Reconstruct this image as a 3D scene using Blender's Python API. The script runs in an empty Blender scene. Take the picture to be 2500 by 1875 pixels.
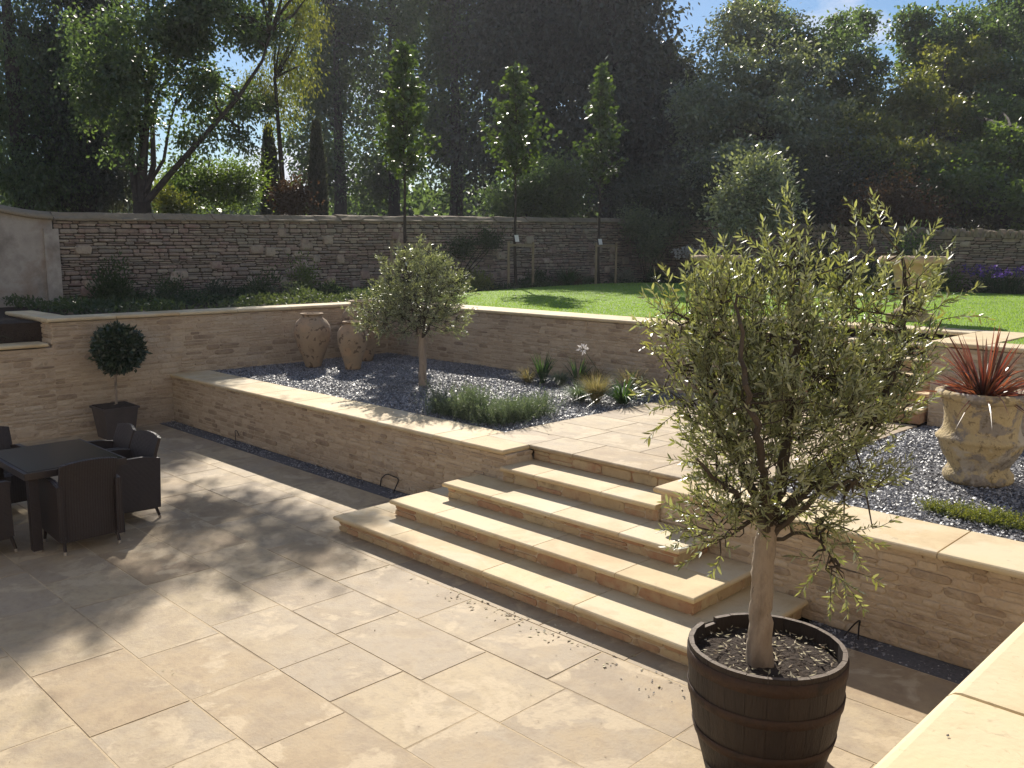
import bpy, bmesh, math, random
import numpy as np
from mathutils import Vector, Matrix
random.seed(7); R=np.random.default_rng(7)
S=bpy.context.scene; COL=S.collection
# ------------------------------------------------------------------ camera
PITCH,ROLL,YAW,FPX,CH=.15224,.003997,.78239,2172.4,2.70
fw=np.array([-math.sin(YAW)*math.cos(PITCH),math.cos(YAW)*math.cos(PITCH),-math.sin(PITCH)])
_r=np.cross(fw,[0,0,1]);_r/=np.linalg.norm(_r);_u=np.cross(_r,fw)
cr=_r*math.cos(ROLL)+_u*math.sin(ROLL);cu=-_r*math.sin(ROLL)+_u*math.cos(ROLL)
cam=bpy.data.cameras.new('camera');co=bpy.data.objects.new('camera',cam);COL.objects.link(co)
m=Matrix.Identity(4)
for i in range(3): m[i][0]=cr[i];m[i][1]=cu[i];m[i][2]=-fw[i]
m[0][3]=0;m[1][3]=0;m[2][3]=CH
co.matrix_world=m
cam.sensor_width=36;cam.lens=FPX/2500*36;cam.clip_end=500;cam.clip_start=.05
S.camera=co
# ------------------------------------------------------------------ sky, sun, exposure
SUN=np.array([-1.18,.97,1.0]);SUN/=np.linalg.norm(SUN)
EL=math.asin(SUN[2]);ROT=math.atan2(SUN[0],SUN[1])
W=bpy.data.worlds.new('World');S.world=W;W.use_nodes=True
nt=W.node_tree;nd=nt.nodes;lk=nt.links;bg=nd['Background']
sky=nd.new('ShaderNodeTexSky');sky.sky_type='NISHITA';sky.dust_density=.3;sky.ozone_density=5;sky.air_density=1.1;sky.sun_disc=False;sky.sun_elevation=EL;sky.sun_rotation=ROT
tc=nd.new('ShaderNodeTexCoord');mp=nd.new('ShaderNodeMapping');mp.inputs['Scale'].default_value=(1,1,2.6);mp.inputs['Location'].default_value=(5.,.4,1.2)
nz=nd.new('ShaderNodeTexNoise');nz.inputs['Scale'].default_value=3.2;nz.inputs['Detail'].default_value=7;nz.inputs['Roughness'].default_value=.55
rp=nd.new('ShaderNodeValToRGB');rp.color_ramp.elements[0].position=.53;rp.color_ramp.elements[1].position=.64
mx=nd.new('ShaderNodeMix');mx.data_type='RGBA'
mx.inputs[7].default_value=(8.2,8.3,9.0,1)
lk.new(tc.outputs['Generated'],mp.inputs[0]);lk.new(mp.outputs[0],nz.inputs['Vector']);lk.new(nz.outputs['Fac'],rp.inputs[0])
lk.new(rp.outputs[0],mx.inputs[0]);hs_=nd.new('ShaderNodeHueSaturation');hs_.inputs['Saturation'].default_value=1.12;hs_.inputs['Value'].default_value=.85;lk.new(sky.outputs[0],hs_.inputs['Color']);lk.new(hs_.outputs[0],mx.inputs[6]);lk.new(mx.outputs[2],bg.inputs[0])
bg.inputs[1].default_value=.06
sl=bpy.data.lights.new('sun','SUN');so=bpy.data.objects.new('sun',sl);COL.objects.link(so)
sl.energy=4.3;sl.angle=math.radians(.45);sl.color=(1,.93,.82)
so.rotation_euler=Vector(SUN).to_track_quat('Z','Y').to_euler();so.location=(-20,20,30)
S.view_settings.view_transform='Standard';S.view_settings.look='None';S.view_settings.exposure=.90;S.view_settings.gamma=1
S.render.engine='CYCLES'
S.cycles.max_bounces=6;S.cycles.diffuse_bounces=3;S.cycles.transmission_bounces=3
# ------------------------------------------------------------------ helpers
def ray(px,py): return fw+cr*(px-1250)/FPX-cu*(py-937.5)/FPX
O=np.array([0,0,CH])
def atD(px,py,D): return O+ray(px,py)*D
def atZ(px,py,z): d=ray(px,py);return O+d*((z-CH)/d[2])
def atX(px,py,X): d=ray(px,py);return O+d*(X/d[0])
def atY(px,py,Y): d=ray(px,py);return O+d*(Y/d[1])
class MB:
    def __init__(s): s.v=[];s.f=[];s.r=[];s.n=0
    def add(s,v,f,r=None):
        v=np.asarray(v,float).reshape(-1,3);s.v.append(v)
        for q in f: s.f.append(tuple(int(i)+s.n for i in q))
        s.r+= [random.random() if r is None else r]*len(f) ; s.n+=len(v)
    def quads(s,v,k=4,r=None,faces=None):
        """v (N,k,3) ; faces pattern list"""
        N=v.shape[0];faces=faces or [(0,1,2,3)]
        base=(np.arange(N)*k)[:,None]+s.n
        for pat in faces: s.f+= list(map(tuple,(base+np.array(pat)[None]).tolist())); s.r+=list(R.random(N) if r is None else np.broadcast_to(r,N))
        s.v.append(v.reshape(-1,3));s.n+=N*k
    def box(s,x0,x1,y0,y1,z0,z1,r=None):
        s.add([(x0,y0,z0),(x1,y0,z0),(x1,y1,z0),(x0,y1,z0),(x0,y0,z1),(x1,y0,z1),(x1,y1,z1),(x0,y1,z1)],
              [(3,2,1,0),(4,5,6,7),(0,1,5,4),(1,2,6,5),(2,3,7,6),(3,0,4,7)],r)
    def tube(s,pts,rad,n=7,r=None,cap=True):
        pts=np.asarray(pts,float);rad=np.broadcast_to(rad,len(pts));V=[];F=[]
        prev=None
        for i,p in enumerate(pts):
            t=pts[min(i+1,len(pts)-1)]-pts[max(i-1,0)];t=t/(np.linalg.norm(t)+1e-9)
            if prev is None:
                a=np.cross(t,[0,0,1.]); 
                if np.linalg.norm(a)<.1:a=np.cross(t,[1.,0,0])
            else: a=prev-t*(prev@t)
            a/=np.linalg.norm(a)+1e-9;prev=a;b=np.cross(t,a)
            for k in range(n):
                g=2*math.pi*k/n;V.append(p+rad[i]*(a*math.cos(g)+b*math.sin(g)))
        for i in range(len(pts)-1):
            for k in range(n): F.append((i*n+k,i*n+(k+1)%n,(i+1)*n+(k+1)%n,(i+1)*n+k))
        if cap: F.append(tuple(range(n))[::-1]);F.append(tuple((len(pts)-1)*n+k for k in range(n)))
        s.add(V,F,random.random() if r is None else r)
    def lathe(s,c,prof,n=40,r=None,wob=0,ax=None):
        V=[];F=[]
        ph=random.random()*6
        for rr,z in prof:
            for k in range(n):
                g=2*math.pi*k/n;q=rr*(1+wob*math.sin(3*g+ph+z*7)+wob*.6*math.sin(7*g+z*19))
                V.append((c[0]+q*math.cos(g),c[1]+q*math.sin(g),c[2]+z))
        m_=len(prof)
        for i in range(m_-1):
            for k in range(n): F.append((i*n+k,i*n+(k+1)%n,(i+1)*n+(k+1)%n,(i+1)*n+k))
        F.append(tuple(range(n))[::-1])
        s.add(V,F,random.random() if r is None else r)
    def slab(s,x0,x1,y0,y1,z0,z1,ra=(.005,.005,.005,.005),rz=.008,r=None,dz=0):
        """rounded slab; ra = rounding toward x0,x1,y0,y1"""
        V=[];h=min(rz,(z1-z0)/2)
        for th in (-90,-45,0,35,65,90):
            c=1-math.cos(math.radians(th));zz=(z0+h+h*math.sin(math.radians(th))) if th<=0 else (z1-h+h*math.sin(math.radians(th)))
            if th==0:
                for zq in (z0+h,z1-h): V+=[(x0,y0,zq),(x1,y0,zq),(x1,y1,zq),(x0,y1,zq)]
                continue
            V+=[(x0+ra[0]*c,y0+ra[2]*c,zz),(x1-ra[1]*c,y0+ra[2]*c,zz),(x1-ra[1]*c,y1-ra[3]*c,zz),(x0+ra[0]*c,y1-ra[3]*c,zz)]
        V=np.array(V);V[:,2]+=dz
        n=len(V)//4;F=[(3,2,1,0),tuple((n-1)*4+k for k in range(4))]
        for i in range(n-1):
            for k in range(4): F.append((i*4+k,i*4+(k+1)%4,(i+1)*4+(k+1)%4,(i+1)*4+k))
        s.add(V,F,random.random() if r is None else r)
    def build(s,name,mat,parent=None,smooth=False,loc=None):
        V=np.concatenate(s.v) if s.v else np.zeros((0,3))
        off=np.array(parent['_o']) if parent is not None else (np.array(loc) if loc is not None else np.zeros(3))
        me=bpy.data.meshes.new(name);me.from_pydata((V-off).tolist(),[],s.f);me.materials.append(mat)
        at=me.attributes.new('rnd','FLOAT','FACE');at.data.foreach_set('value',np.array(s.r,dtype=np.float32))
        if smooth: me.polygons.foreach_set('use_smooth',[True]*len(me.polygons))
        me.update()
        o=bpy.data.objects.new(name,me);COL.objects.link(o)
        if parent is not None:
            o.parent=parent
            if '_p' in parent: off=off
            o['_o']=tuple(off)
        else: o.location=tuple(off);o['_o']=tuple(off)
        return o
def thing(name,label,cat,loc,group=None):
    o=bpy.data.objects.new(name,None);COL.objects.link(o);o.location=tuple(float(a) for a in loc);o.empty_display_size=.1
    o['_o']=tuple(float(a) for a in loc);return tag(o,label,cat,group)
def tag(o,label=None,cat=None,group=None,kind=None):
    if label:o['label']=label
    if cat:o['category']=cat
    if group:o['group']=group
    if kind:o['kind']=kind
    return o
# ------------------------------------------------------------------ materials
def mat(name,cols,nscale=3,mixn=.5,rough=.8,bump=0,bscale=60,trans=0,spec=.3,attr=.6,coat=0,metal=0,extra=None,slab=0,stretch=None,transcol=None,dist=.01):
    """cols: list of colours spread over a ramp, driven by attribute rnd + noise"""
    M=bpy.data.materials.new(name);M.use_nodes=True;n=M.node_tree.nodes;l=M.node_tree.links;b=n['Principled BSDF']
    g=n.new('ShaderNodeNewGeometry');a=n.new('ShaderNodeAttribute');a.attribute_name='rnd'
    nz=n.new('ShaderNodeTexNoise');nz.inputs['Scale'].default_value=nscale;nz.inputs['Detail'].default_value=6;nz.inputs['Roughness'].default_value=.62
    src=g.outputs['Position']
    if slab:
        cx=n.new('ShaderNodeVectorMath');cx.operation='MULTIPLY_ADD';cb_=n.new('ShaderNodeCombineXYZ')
        l.new(a.outputs['Fac'],cb_.inputs[0]);l.new(a.outputs['Fac'],cb_.inputs[1]);l.new(a.outputs['Fac'],cb_.inputs[2])
        l.new(cb_.outputs[0],cx.inputs[0]);cx.inputs[1].default_value=(slab,slab*1.7,slab*.6);l.new(src,cx.inputs[2]);src=cx.outputs[0]
    if stretch:
        mp=n.new('ShaderNodeMapping');mp.inputs['Scale'].default_value=stretch;l.new(src,mp.inputs[0]);src=mp.outputs[0]
    l.new(src,nz.inputs['Vector'])
    # fac = attr*rnd + (1-attr)*noise_stretched
    mr=n.new('ShaderNodeMapRange');mr.inputs[1].default_value=.3;mr.inputs[2].default_value=.7;l.new(nz.outputs['Fac'],mr.inputs[0])
    m1=n.new('ShaderNodeMath');m1.operation='MULTIPLY';m1.inputs[1].default_value=attr;l.new(a.outputs['Fac'],m1.inputs[0])
    m2=n.new('ShaderNodeMath');m2.operation='MULTIPLY_ADD';m2.inputs[1].default_value=1-attr;l.new(mr.outputs[0],m2.inputs[0]);l.new(m1.outputs[0],m2.inputs[2])
    cr_=n.new('ShaderNodeValToRGB');e=cr_.color_ramp.elements
    k=len(cols)
    while len(e)<k: e.new(.5)
    for i,c in enumerate(cols): e[i].position=i/max(1,k-1);e[i].color=(*c,1)
    l.new(m2.outputs[0],cr_.inputs[0]);out=cr_.outputs[0]
    if extra: out=extra(n,l,out,src)
    l.new(out,b.inputs['Base Color']);b.inputs['Roughness'].default_value=rough
    b.inputs['Specular IOR Level'].default_value=spec;b.inputs['Coat Weight'].default_value=coat;b.inputs['Coat Roughness'].default_value=.38;b.inputs['Metallic'].default_value=metal
    if bump:
        n3=n.new('ShaderNodeTexNoise');n3.inputs['Scale'].default_value=bscale;n3.inputs['Detail'].default_value=5;l.new(src,n3.inputs['Vector'])
        bp=n.new('ShaderNodeBump');bp.inputs['Strength'].default_value=bump;bp.inputs['Distance'].default_value=dist;l.new(n3.outputs['Fac'],bp.inputs['Height']);l.new(bp.outputs[0],b.inputs['Normal'])
    if trans:
        t=n.new('ShaderNodeBsdfTranslucent');ms=n.new('ShaderNodeMixShader');ms.inputs[0].default_value=trans
        hs=n.new('ShaderNodeMix');hs.data_type='RGBA';hs.blend_type='MULTIPLY';hs.inputs[0].default_value=1;hs.inputs[7].default_value=(*(transcol or (1.9,1.8,.75)),1)
        l.new(out,hs.inputs[6]);l.new(hs.outputs[2],t.inputs[0]);l.new(b.outputs[0],ms.inputs[1]);l.new(t.outputs[0],ms.inputs[2]);l.new(ms.outputs[0],n['Material Output'].inputs[0])
    return M
def blotch(scale,lo,hi,col,amt,st=None):
    def f(n,l,out,src):
        q=n.new('ShaderNodeTexNoise');q.inputs['Scale'].default_value=scale;q.inputs['Detail'].default_value=5;q.inputs['Roughness'].default_value=.6;q.inputs['Distortion'].default_value=.4
        if st:
            mp=n.new('ShaderNodeMapping');mp.inputs['Scale'].default_value=st;l.new(src,mp.inputs[0]);src=mp.outputs[0]
        l.new(src,q.inputs['Vector'])
        r=n.new('ShaderNodeMapRange');r.inputs[1].default_value=lo;r.inputs[2].default_value=hi;r.inputs[4].default_value=amt;l.new(q.outputs['Fac'],r.inputs[0])
        x=n.new('ShaderNodeMix');x.data_type='RGBA';x.inputs[7].default_value=(*col,1);l.new(r.outputs[0],x.inputs[0]);l.new(out,x.inputs[6]);return x.outputs[2]
    return f
def chain(*fs):
    def f(n,l,out,src):
        for g in fs: out=g(n,l,out,src)
        return out
    return f
def silver(n,l,out,src):
    g=n.new('ShaderNodeNewGeometry');x=n.new('ShaderNodeMix');x.data_type='RGBA';x.inputs[7].default_value=(.30,.33,.24,1)
    q=n.new('ShaderNodeMath');q.operation='MULTIPLY';q.inputs[1].default_value=.75;l.new(g.outputs['Backfacing'],q.inputs[0]);l.new(q.outputs[0],x.inputs[0]);l.new(out,x.inputs[6]);return x.outputs[2]
M={}
M['paving']=mat('sandstone_paving',[(.275,.195,.12),(.385,.29,.175),(.36,.29,.205),(.44,.345,.215),(.33,.275,.205)],slab=23,nscale=2.6,attr=.6,rough=.75,bump=.25,bscale=45,extra=chain(blotch(2.6,.47,.62,(.26,.19,.12),.45),blotch(2.1,.54,.585,(.50,.40,.265),.7),blotch(14,.5,.68,(.24,.175,.12),.35),blotch(70,.60,.70,(.20,.15,.10),.4)))
M['grout']=mat('pale_mortar',[(.42,.33,.21),(.52,.41,.27)],nscale=9,attr=0,rough=.95,bump=.4,bscale=80,extra=blotch(1.6,.52,.60,(.20,.15,.10),.6))
M['coping']=mat('sawn_sandstone',slab=17,cols=[(.50,.385,.22),(.62,.50,.30),(.60,.51,.345),(.55,.42,.245),(.66,.55,.36)],nscale=2.2,attr=.7,rough=.8,bump=.12,bscale=70,extra=chain(blotch(3.2,.5,.66,(.46,.33,.19),.5),blotch(1.3,.55,.62,(.62,.55,.42),.4),blotch(60,.62,.70,(.30,.23,.14),.4),blotch(11,.66,.70,(.27,.22,.15),.35)))
M['coping_old']=mat('weathered_stone_ridge',[(.17,.14,.095),(.27,.22,.15),(.22,.19,.14)],nscale=7,attr=.3,rough=.95,bump=.7,bscale=30,dist=.02)
M['bouncewall']=mat('bounce_house_wall',[(.60,.55,.48),(.68,.63,.56)],attr=.2,rough=.9,bump=.3)  # walls of the unseen house added as a sunlight reflector
M['dress']=mat('buff_walling_stone',[(.50,.395,.28),(.46,.355,.25),(.56,.455,.33),(.40,.305,.21),(.23,.17,.125)],nscale=4,attr=.72,rough=.95,bump=1,bscale=24,dist=.02,extra=chain(blotch(1.5,.5,.65,(.50,.44,.36),.4),blotch(9,.60,.68,(.22,.155,.10),.5,(1,1,2.2))))
M['dressmortar']=mat('buff_mortar',[(.47,.37,.265),(.55,.45,.33)],nscale=12,attr=0,rough=.95,bump=.5,bscale=70)
M['riser']=mat('riser_stone',[(.36,.26,.155),(.47,.36,.22),(.38,.215,.13),(.50,.40,.25),(.33,.25,.16)],nscale=7,attr=.7,rough=.9,bump=.6,bscale=45,extra=blotch(14,.58,.66,(.20,.14,.09),.45))
M['rubble']=mat('old_rubble_stone',[(.17,.125,.105),(.33,.25,.19),(.24,.205,.175),(.42,.35,.26),(.28,.19,.16),(.58,.51,.40)],nscale=5,attr=.75,rough=.95,bump=.8,bscale=26,dist=.02,extra=blotch(1.1,.5,.64,(.24,.23,.17),.45))
M['rubblejoint']=mat('dark_wall_joint',[(.05,.04,.03),(.09,.07,.05)],nscale=12,attr=0,rough=1)
M['render']=mat('stained_grey_render',[(.25,.22,.185),(.42,.375,.32),(.33,.295,.25)],nscale=2.2,attr=0,rough=.95,bump=.3,bscale=30,extra=blotch(1.3,.5,.62,(.27,.19,.13),.6))
M['soil']=mat('dark_soil',[(.022,.015,.011),(.05,.036,.027),(.035,.026,.02)],nscale=14,attr=0,rough=1,bump=1,bscale=50,dist=.03)
M['slatebase']=mat('slate_bed',[(.08,.08,.09),(.14,.14,.15)],nscale=40,attr=0,rough=.9,bump=1,bscale=60)
M['slate']=mat('blue_slate_chip',[(.13,.13,.14),(.22,.22,.235),(.33,.33,.345),(.17,.17,.18),(.50,.50,.51)],nscale=20,attr=.95,rough=.5,spec=.5)
M['lawn']=mat('lawn_grass',[(.13,.21,.026),(.175,.27,.04),(.22,.32,.055)],nscale=2.0,attr=0,rough=.9,bump=.8,bscale=90,stretch=(1.6,.5,1),extra=chain(blotch(.8,.45,.6,(.10,.175,.03),.5),blotch(1.1,.5,.6,(.22,.32,.08),.45,(2.2,.35,1)),blotch(60,.4,.65,(.20,.33,.07),.6)))
M['blade']=mat('grass_blade',[(.12,.21,.03),(.19,.31,.05),(.26,.38,.08)],attr=.9,rough=.6,trans=.45)
def leafm(name,cols,rough=.5,spec=.4,trans=.3,tc=None,attr=.8,coat=0,ex=None): return mat(name,cols,nscale=.6,attr=attr,rough=rough,spec=spec,trans=trans,transcol=tc,coat=coat,extra=ex)
M['olive']=leafm('olive_leaf',[(.085,.105,.045),(.14,.155,.06),(.11,.135,.08),(.20,.205,.08),(.19,.205,.14)],ex=silver,rough=.42,spec=1,coat=.2,trans=.3,tc=(2.0,1.95,.55))
M['olive2']=leafm('silver_olive_leaf',[(.09,.12,.075),(.15,.175,.115),(.22,.24,.18)],ex=silver,rough=.42,spec=1,coat=.2,trans=.3,tc=(1.8,1.8,.6))
M['bark']=mat('pale_olive_bark',[(.20,.155,.115),(.30,.245,.19),(.14,.11,.085)],nscale=9,attr=0,rough=.9,bump=1,bscale=30,stretch=(1,1,.35),extra=blotch(16,.66,.70,(.06,.045,.035),.8,(1,1,.5)))
M['darkbark']=mat('dark_tree_bark',[(.035,.028,.022),(.075,.06,.045)],nscale=8,attr=0,rough=.95,bump=.6,bscale=20)
M['dark']=leafm('dark_conifer_leaf',[(.04,.05,.038),(.06,.07,.05),(.085,.095,.065)],rough=.5,trans=.25)
M['deep']=leafm('deep_green_leaf',[(.045,.07,.036),(.08,.115,.052),(.13,.165,.075)],rough=.42,spec=.8,trans=.5,tc=(1.7,1.85,.8))
M['mid']=leafm('mid_green_leaf',[(.055,.085,.036),(.095,.135,.05),(.15,.19,.07)],rough=.42,spec=.8,trans=.5,tc=(2.0,2.1,.6))
M['yel']=leafm('yellow_green_leaf',[(.06,.09,.035),(.105,.135,.05),(.16,.175,.07),(.065,.095,.04)],rough=.42,spec=.8,trans=.45,tc=(2.1,1.9,.5))
M['gloss']=leafm('glossy_grey_leaf',[(.08,.10,.06),(.13,.16,.095),(.22,.25,.17)],rough=.42,spec=1,trans=.4,coat=.5)
M['rust']=leafm('rusty_brown_leaf',[(.045,.032,.018),(.075,.045,.022),(.06,.05,.022)],rough=.6,trans=.3,tc=(1.6,1.2,.7))
M['young']=leafm('young_tree_leaf',[(.045,.075,.022),(.065,.10,.03),(.09,.125,.035)],rough=.4,spec=.6,trans=.35,tc=(1.9,2.0,.6))
M['bay']=leafm('bay_leaf',[(.012,.026,.012),(.022,.042,.018),(.035,.06,.025)],rough=.3,spec=.6,trans=.12)
M['lav']=leafm('lavender_leaf',[(.06,.09,.055),(.11,.15,.095),(.19,.225,.165),(.10,.17,.06)],rough=.5,spec=.7,trans=.3,tc=(1.4,1.5,.8))
M['herb']=leafm('border_leaf',[(.03,.055,.028),(.055,.085,.04),(.09,.12,.06)],rough=.5,trans=.3)
M['greyherb']=leafm('grey_green_leaf',[(.05,.07,.05),(.08,.10,.08)],rough=.6,trans=.3)
M['vari']=leafm('variegated_leaf',[(.06,.08,.035),(.30,.30,.24),(.10,.10,.05)],rough=.5,trans=.3,tc=(1.4,1.4,.9))
M['straw']=leafm('straw_grass_blade',[(.26,.21,.11),(.38,.32,.19),(.22,.21,.09),(.14,.17,.06)],rough=.6,trans=.4,tc=(1.4,1.3,.8))
M['strap']=leafm('strap_leaf',[(.02,.05,.018),(.04,.09,.03),(.06,.12,.04)],rough=.32,spec=.6,trans=.3)
M['flax']=leafm('red_flax_leaf',[(.055,.033,.028),(.15,.05,.035),(.10,.075,.045),(.24,.13,.06),(.045,.034,.03),(.17,.12,.10)],rough=.33,spec=.7,trans=.34,tc=(2.4,1.0,.7))
M['white']=leafm('white_petal',[(.6,.57,.55),(.75,.72,.70)],rough=.6,trans=.35,tc=(1,1,1))
M['purple']=leafm('purple_petal',[(.09,.05,.22),(.16,.09,.34)],rough=.6,trans=.3,tc=(1.2,1,1.4))
M['litter']=mat('dry_fallen_leaf',[(.30,.25,.12),(.48,.42,.27),(.16,.10,.05),(.55,.50,.36)],attr=1,rough=.7)
M['terra']=mat('aged_terracotta',[(.27,.20,.135),(.36,.27,.18),(.31,.24,.165)],nscale=5,attr=0,rough=.9,bump=.5,bscale=35,extra=chain(blotch(4.5,.54,.575,(.46,.30,.18),.45),blotch(9,.575,.60,(.09,.06,.045),.72)))
M['urn']=mat('lichened_yellow_urn',[(.38,.29,.15),(.48,.38,.21),(.36,.29,.19)],nscale=6,attr=0,rough=.92,bump=.8,bscale=40,dist=.02,extra=chain(blotch(5,.52,.57,(.22,.20,.19),.8),blotch(20,.56,.62,(.12,.09,.05),.6),blotch(4,.55,.62,(.46,.42,.36),.7)))
M['caststone']=mat('cast_stone_urn',[(.34,.25,.16),(.45,.35,.23),(.38,.26,.17)],nscale=6,attr=0,rough=.95,bump=.5,bscale=30)
M['oak']=mat('dark_oak_stave',[(.014,.010,.009),(.024,.017,.014),(.034,.024,.019),(.020,.016,.015)],nscale=5,attr=.6,rough=.6,bump=.6,bscale=30,stretch=(3,3,.5),spec=.35)
M['rimoak']=mat('worn_stave_end',[(.10,.075,.055),(.17,.13,.10)],nscale=14,attr=.3,rough=.7,bump=.5)
M['iron']=mat('rusty_hoop_iron',[(.030,.020,.016),(.055,.033,.023),(.022,.018,.016)],nscale=9,attr=0,rough=.65,bump=.4,bscale=60,metal=.25)
M['rattan']=None
M['black']=mat('black_cable_sheath',[(.012,.011,.012),(.02,.018,.018)],attr=0,rough=.5)
M['stake']=mat('weathered_stake_timber',[(.24,.185,.115),(.33,.26,.165)],nscale=8,attr=0,rough=.9,bump=.4,stretch=(1,1,.3))
M['label']=mat('white_plant_label',[(.75,.75,.72),(.8,.8,.78)],attr=0,rough=.5)
M['pot']=mat('charcoal_planter',[(.055,.045,.045),(.09,.075,.07)],nscale=4,attr=0,rough=.7)
M['metal']=mat('foot_cap_metal',[(.45,.42,.4),(.5,.48,.45)],attr=0,rough=.35,metal=.8)
def rattan():
    Mt=mat('woven_rattan',[(.014,.009,.009),(.028,.018,.016),(.02,.014,.013)],nscale=30,attr=.2,rough=.45,spec=.5)
    n=Mt.node_tree.nodes;l=Mt.node_tree.links;b=n['Principled BSDF']
    tcn=n.new('ShaderNodeTexCoord');w1=n.new('ShaderNodeTexWave');w1.bands_direction='Z';w1.inputs['Scale'].default_value=26
    l.new(tcn.outputs['Object'],w1.inputs['Vector']);w2=n.new('ShaderNodeTexWave');w2.bands_direction='X';w2.inputs['Scale'].default_value=14;l.new(tcn.outputs['Object'],w2.inputs['Vector'])
    mm=n.new('ShaderNodeMath');mm.operation='MULTIPLY';l.new(w1.outputs['Fac'],mm.inputs[0]);l.new(w2.outputs['Fac'],mm.inputs[1])
    bp=n.new('ShaderNodeBump');bp.inputs['Strength'].default_value=.8;bp.inputs['Distance'].default_value=.006;l.new(mm.outputs[0],bp.inputs['Height']);l.new(bp.outputs[0],b.inputs['Normal']);return Mt
M['rattan']=rattan()
def glassm():
    m_=bpy.data.materials.new('smoked_table_glass');m_.use_nodes=True;b=m_.node_tree.nodes['Principled BSDF']
    b.inputs['Base Color'].default_value=(.02,.02,.02,1);b.inputs['Roughness'].default_value=.22;b.inputs['Specular IOR Level'].default_value=.6;return m_
M['glass']=glassm()
# ------------------------------------------------------------------ stone walling
def stones(mb,o,u,nrm,L,H,rows=(.055,.10),lens=(.12,.36),gap=.008,proud=(.012,.03),hf=None,jump=0,seed=1,z0=0,redz=None):
    """coursed rubble face: o lower corner, u along, nrm outward; hf(t)-> height factor"""
    rg=np.random.default_rng(seed);o=np.array(o,float);u=np.array(u,float);nrm=np.array(nrm,float);up=np.array([0,0,1.])
    z=z0
    ang=np.array([(-1,-.55),(-.8,-1),(.8,-1),(1,-.5),(1,.55),(.78,1),(-.8,1),(-1,.5)])
    def stone(cx,cz,w,h,d,r):
        cz=cz+rg.normal(0,.0045 if proud[1]>.03 else .0015)
        pts=ang*np.array([w/2,h/2])*(1+rg.uniform(-.07,.07,(8,2)))
        hh=hf(cx) if hf else 1
        rings=[]
        for sc,dd in ((1.0,-.02),(1.0,d*.55),(.90,d*.9),(.6,d)):
            P=pts*(1 if sc==1 else 1)*1.0
            if sc<1:
                P=pts-np.sign(pts)*np.minimum(abs(pts)*.9,(1-sc)*h*.9)
            for a,b in P: rings.append(o+u*(cx+a)+up*((cz+b)*hh)+nrm*dd)
        F=[]
        for i in range(3):
            for k in range(8): F.append((i*8+k,i*8+(k+1)%8,(i+1)*8+(k+1)%8,(i+1)*8+k))
        F.append(tuple(24+k for k in range(8)));mb.add(rings,F,r)
    flip=np.dot(np.cross(u,up),nrm)
    while z<H-.015:
        h=rg.uniform(*rows)
        if z+h>H-.03: h=H-z
        x=-rg.uniform(0,.1)
        while x<L:
            w=rg.uniform(*lens)*(.7+.6*h/rows[1]);x1=min(x+w,L)
            if L-x1<.07:x1=L
            xx=max(x,0)
            if x1-xx>.03:
                sub=rg.random()<.28 and h>.065
                if sub:
                    k=rg.uniform(.4,.6)
                    stone((xx+x1)/2,z+h*k/2,x1-xx-gap,h*k-gap,rg.uniform(*proud),rg.random())
                    stone((xx+x1)/2,z+h*(1+k)/2,x1-xx-gap,h*(1-k)-gap,rg.uniform(*proud),rg.random())
                else: stone((xx+x1)/2,z+h/2,x1-xx-gap,h-gap,rg.uniform(*proud),rg.random())
            x=x1
        z+=h
    for _ in range(int(jump*L*H)):
        w=rg.uniform(.16,.34);h=rg.uniform(.11,.2);stone(rg.uniform(w,L-w),rg.uniform(h,H-h),w,h,proud[1]*1.35,rg.random()*.5+.5)
def backing(mb,o,u,nrm,L,H,T=.25,hf=None,n=1,r=.5,z0=0):
    o=np.array(o,float);u=np.array(u,float);nrm=np.array(nrm,float);up=np.array([0,0,1.]);V=[]
    for i in range(n+1):
        t=L*i/n;hh=H*(hf(t) if hf else 1)
        V+= [o+u*t+up*z0,o+u*t+up*hh,o+u*t+up*hh-nrm*T,o+u*t-nrm*T+up*z0]
    F=[(0,1,2,3),(n*4+3,n*4+2,n*4+1,n*4)]
    for i in range(n):
        for k in range(4): F.append((i*4+k,(i+1)*4+k,(i+1)*4+(k+1)%4,i*4+(k+1)%4))
    mb.add(V,F,r)
def split(a,b,lo,hi,seed=0):
    rg=random.Random(seed);c=[a]
    while b-c[-1]>hi+.05: c.append(c[-1]+rg.uniform(lo,hi))
    c.append(b)
    if len(c)>2 and c[-1]-c[-2]<.25: c.pop(-2)
    return c
g_=.003
def coping_x(mb,X0,X1,y0,y1,z0,z1,front=(.0,.02),lo=.85,hi=1.0,seed=0,joints=None,ends=(0,0)):
    """run of slabs along X; front=(y0 rounding side)"""
    c=joints or split(X0,X1,lo,hi,seed)
    for i in range(len(c)-1):
        mb.slab(c[i]+(g_ if i else 0),c[i+1]-(g_ if i<len(c)-2 else 0),y0,y1,z0,z1,(.022 if i==0 and ends[0] else .003,.022 if i==len(c)-2 and ends[1] else .003,front[1],front[0]),rz=.022)
def coping_y(mb,Y0,Y1,x0,x1,z0,z1,front=(0,.02),lo=.85,hi=1.0,seed=0):
    c=split(Y0,Y1,lo,hi,seed)
    for i in range(len(c)-1): mb.slab(x0,x1,c[i]+(g_ if i else 0),c[i+1]-(g_ if i<len(c)-2 else 0),z0,z1,(front[0],front[1],.003,.003),rz=.022)
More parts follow.
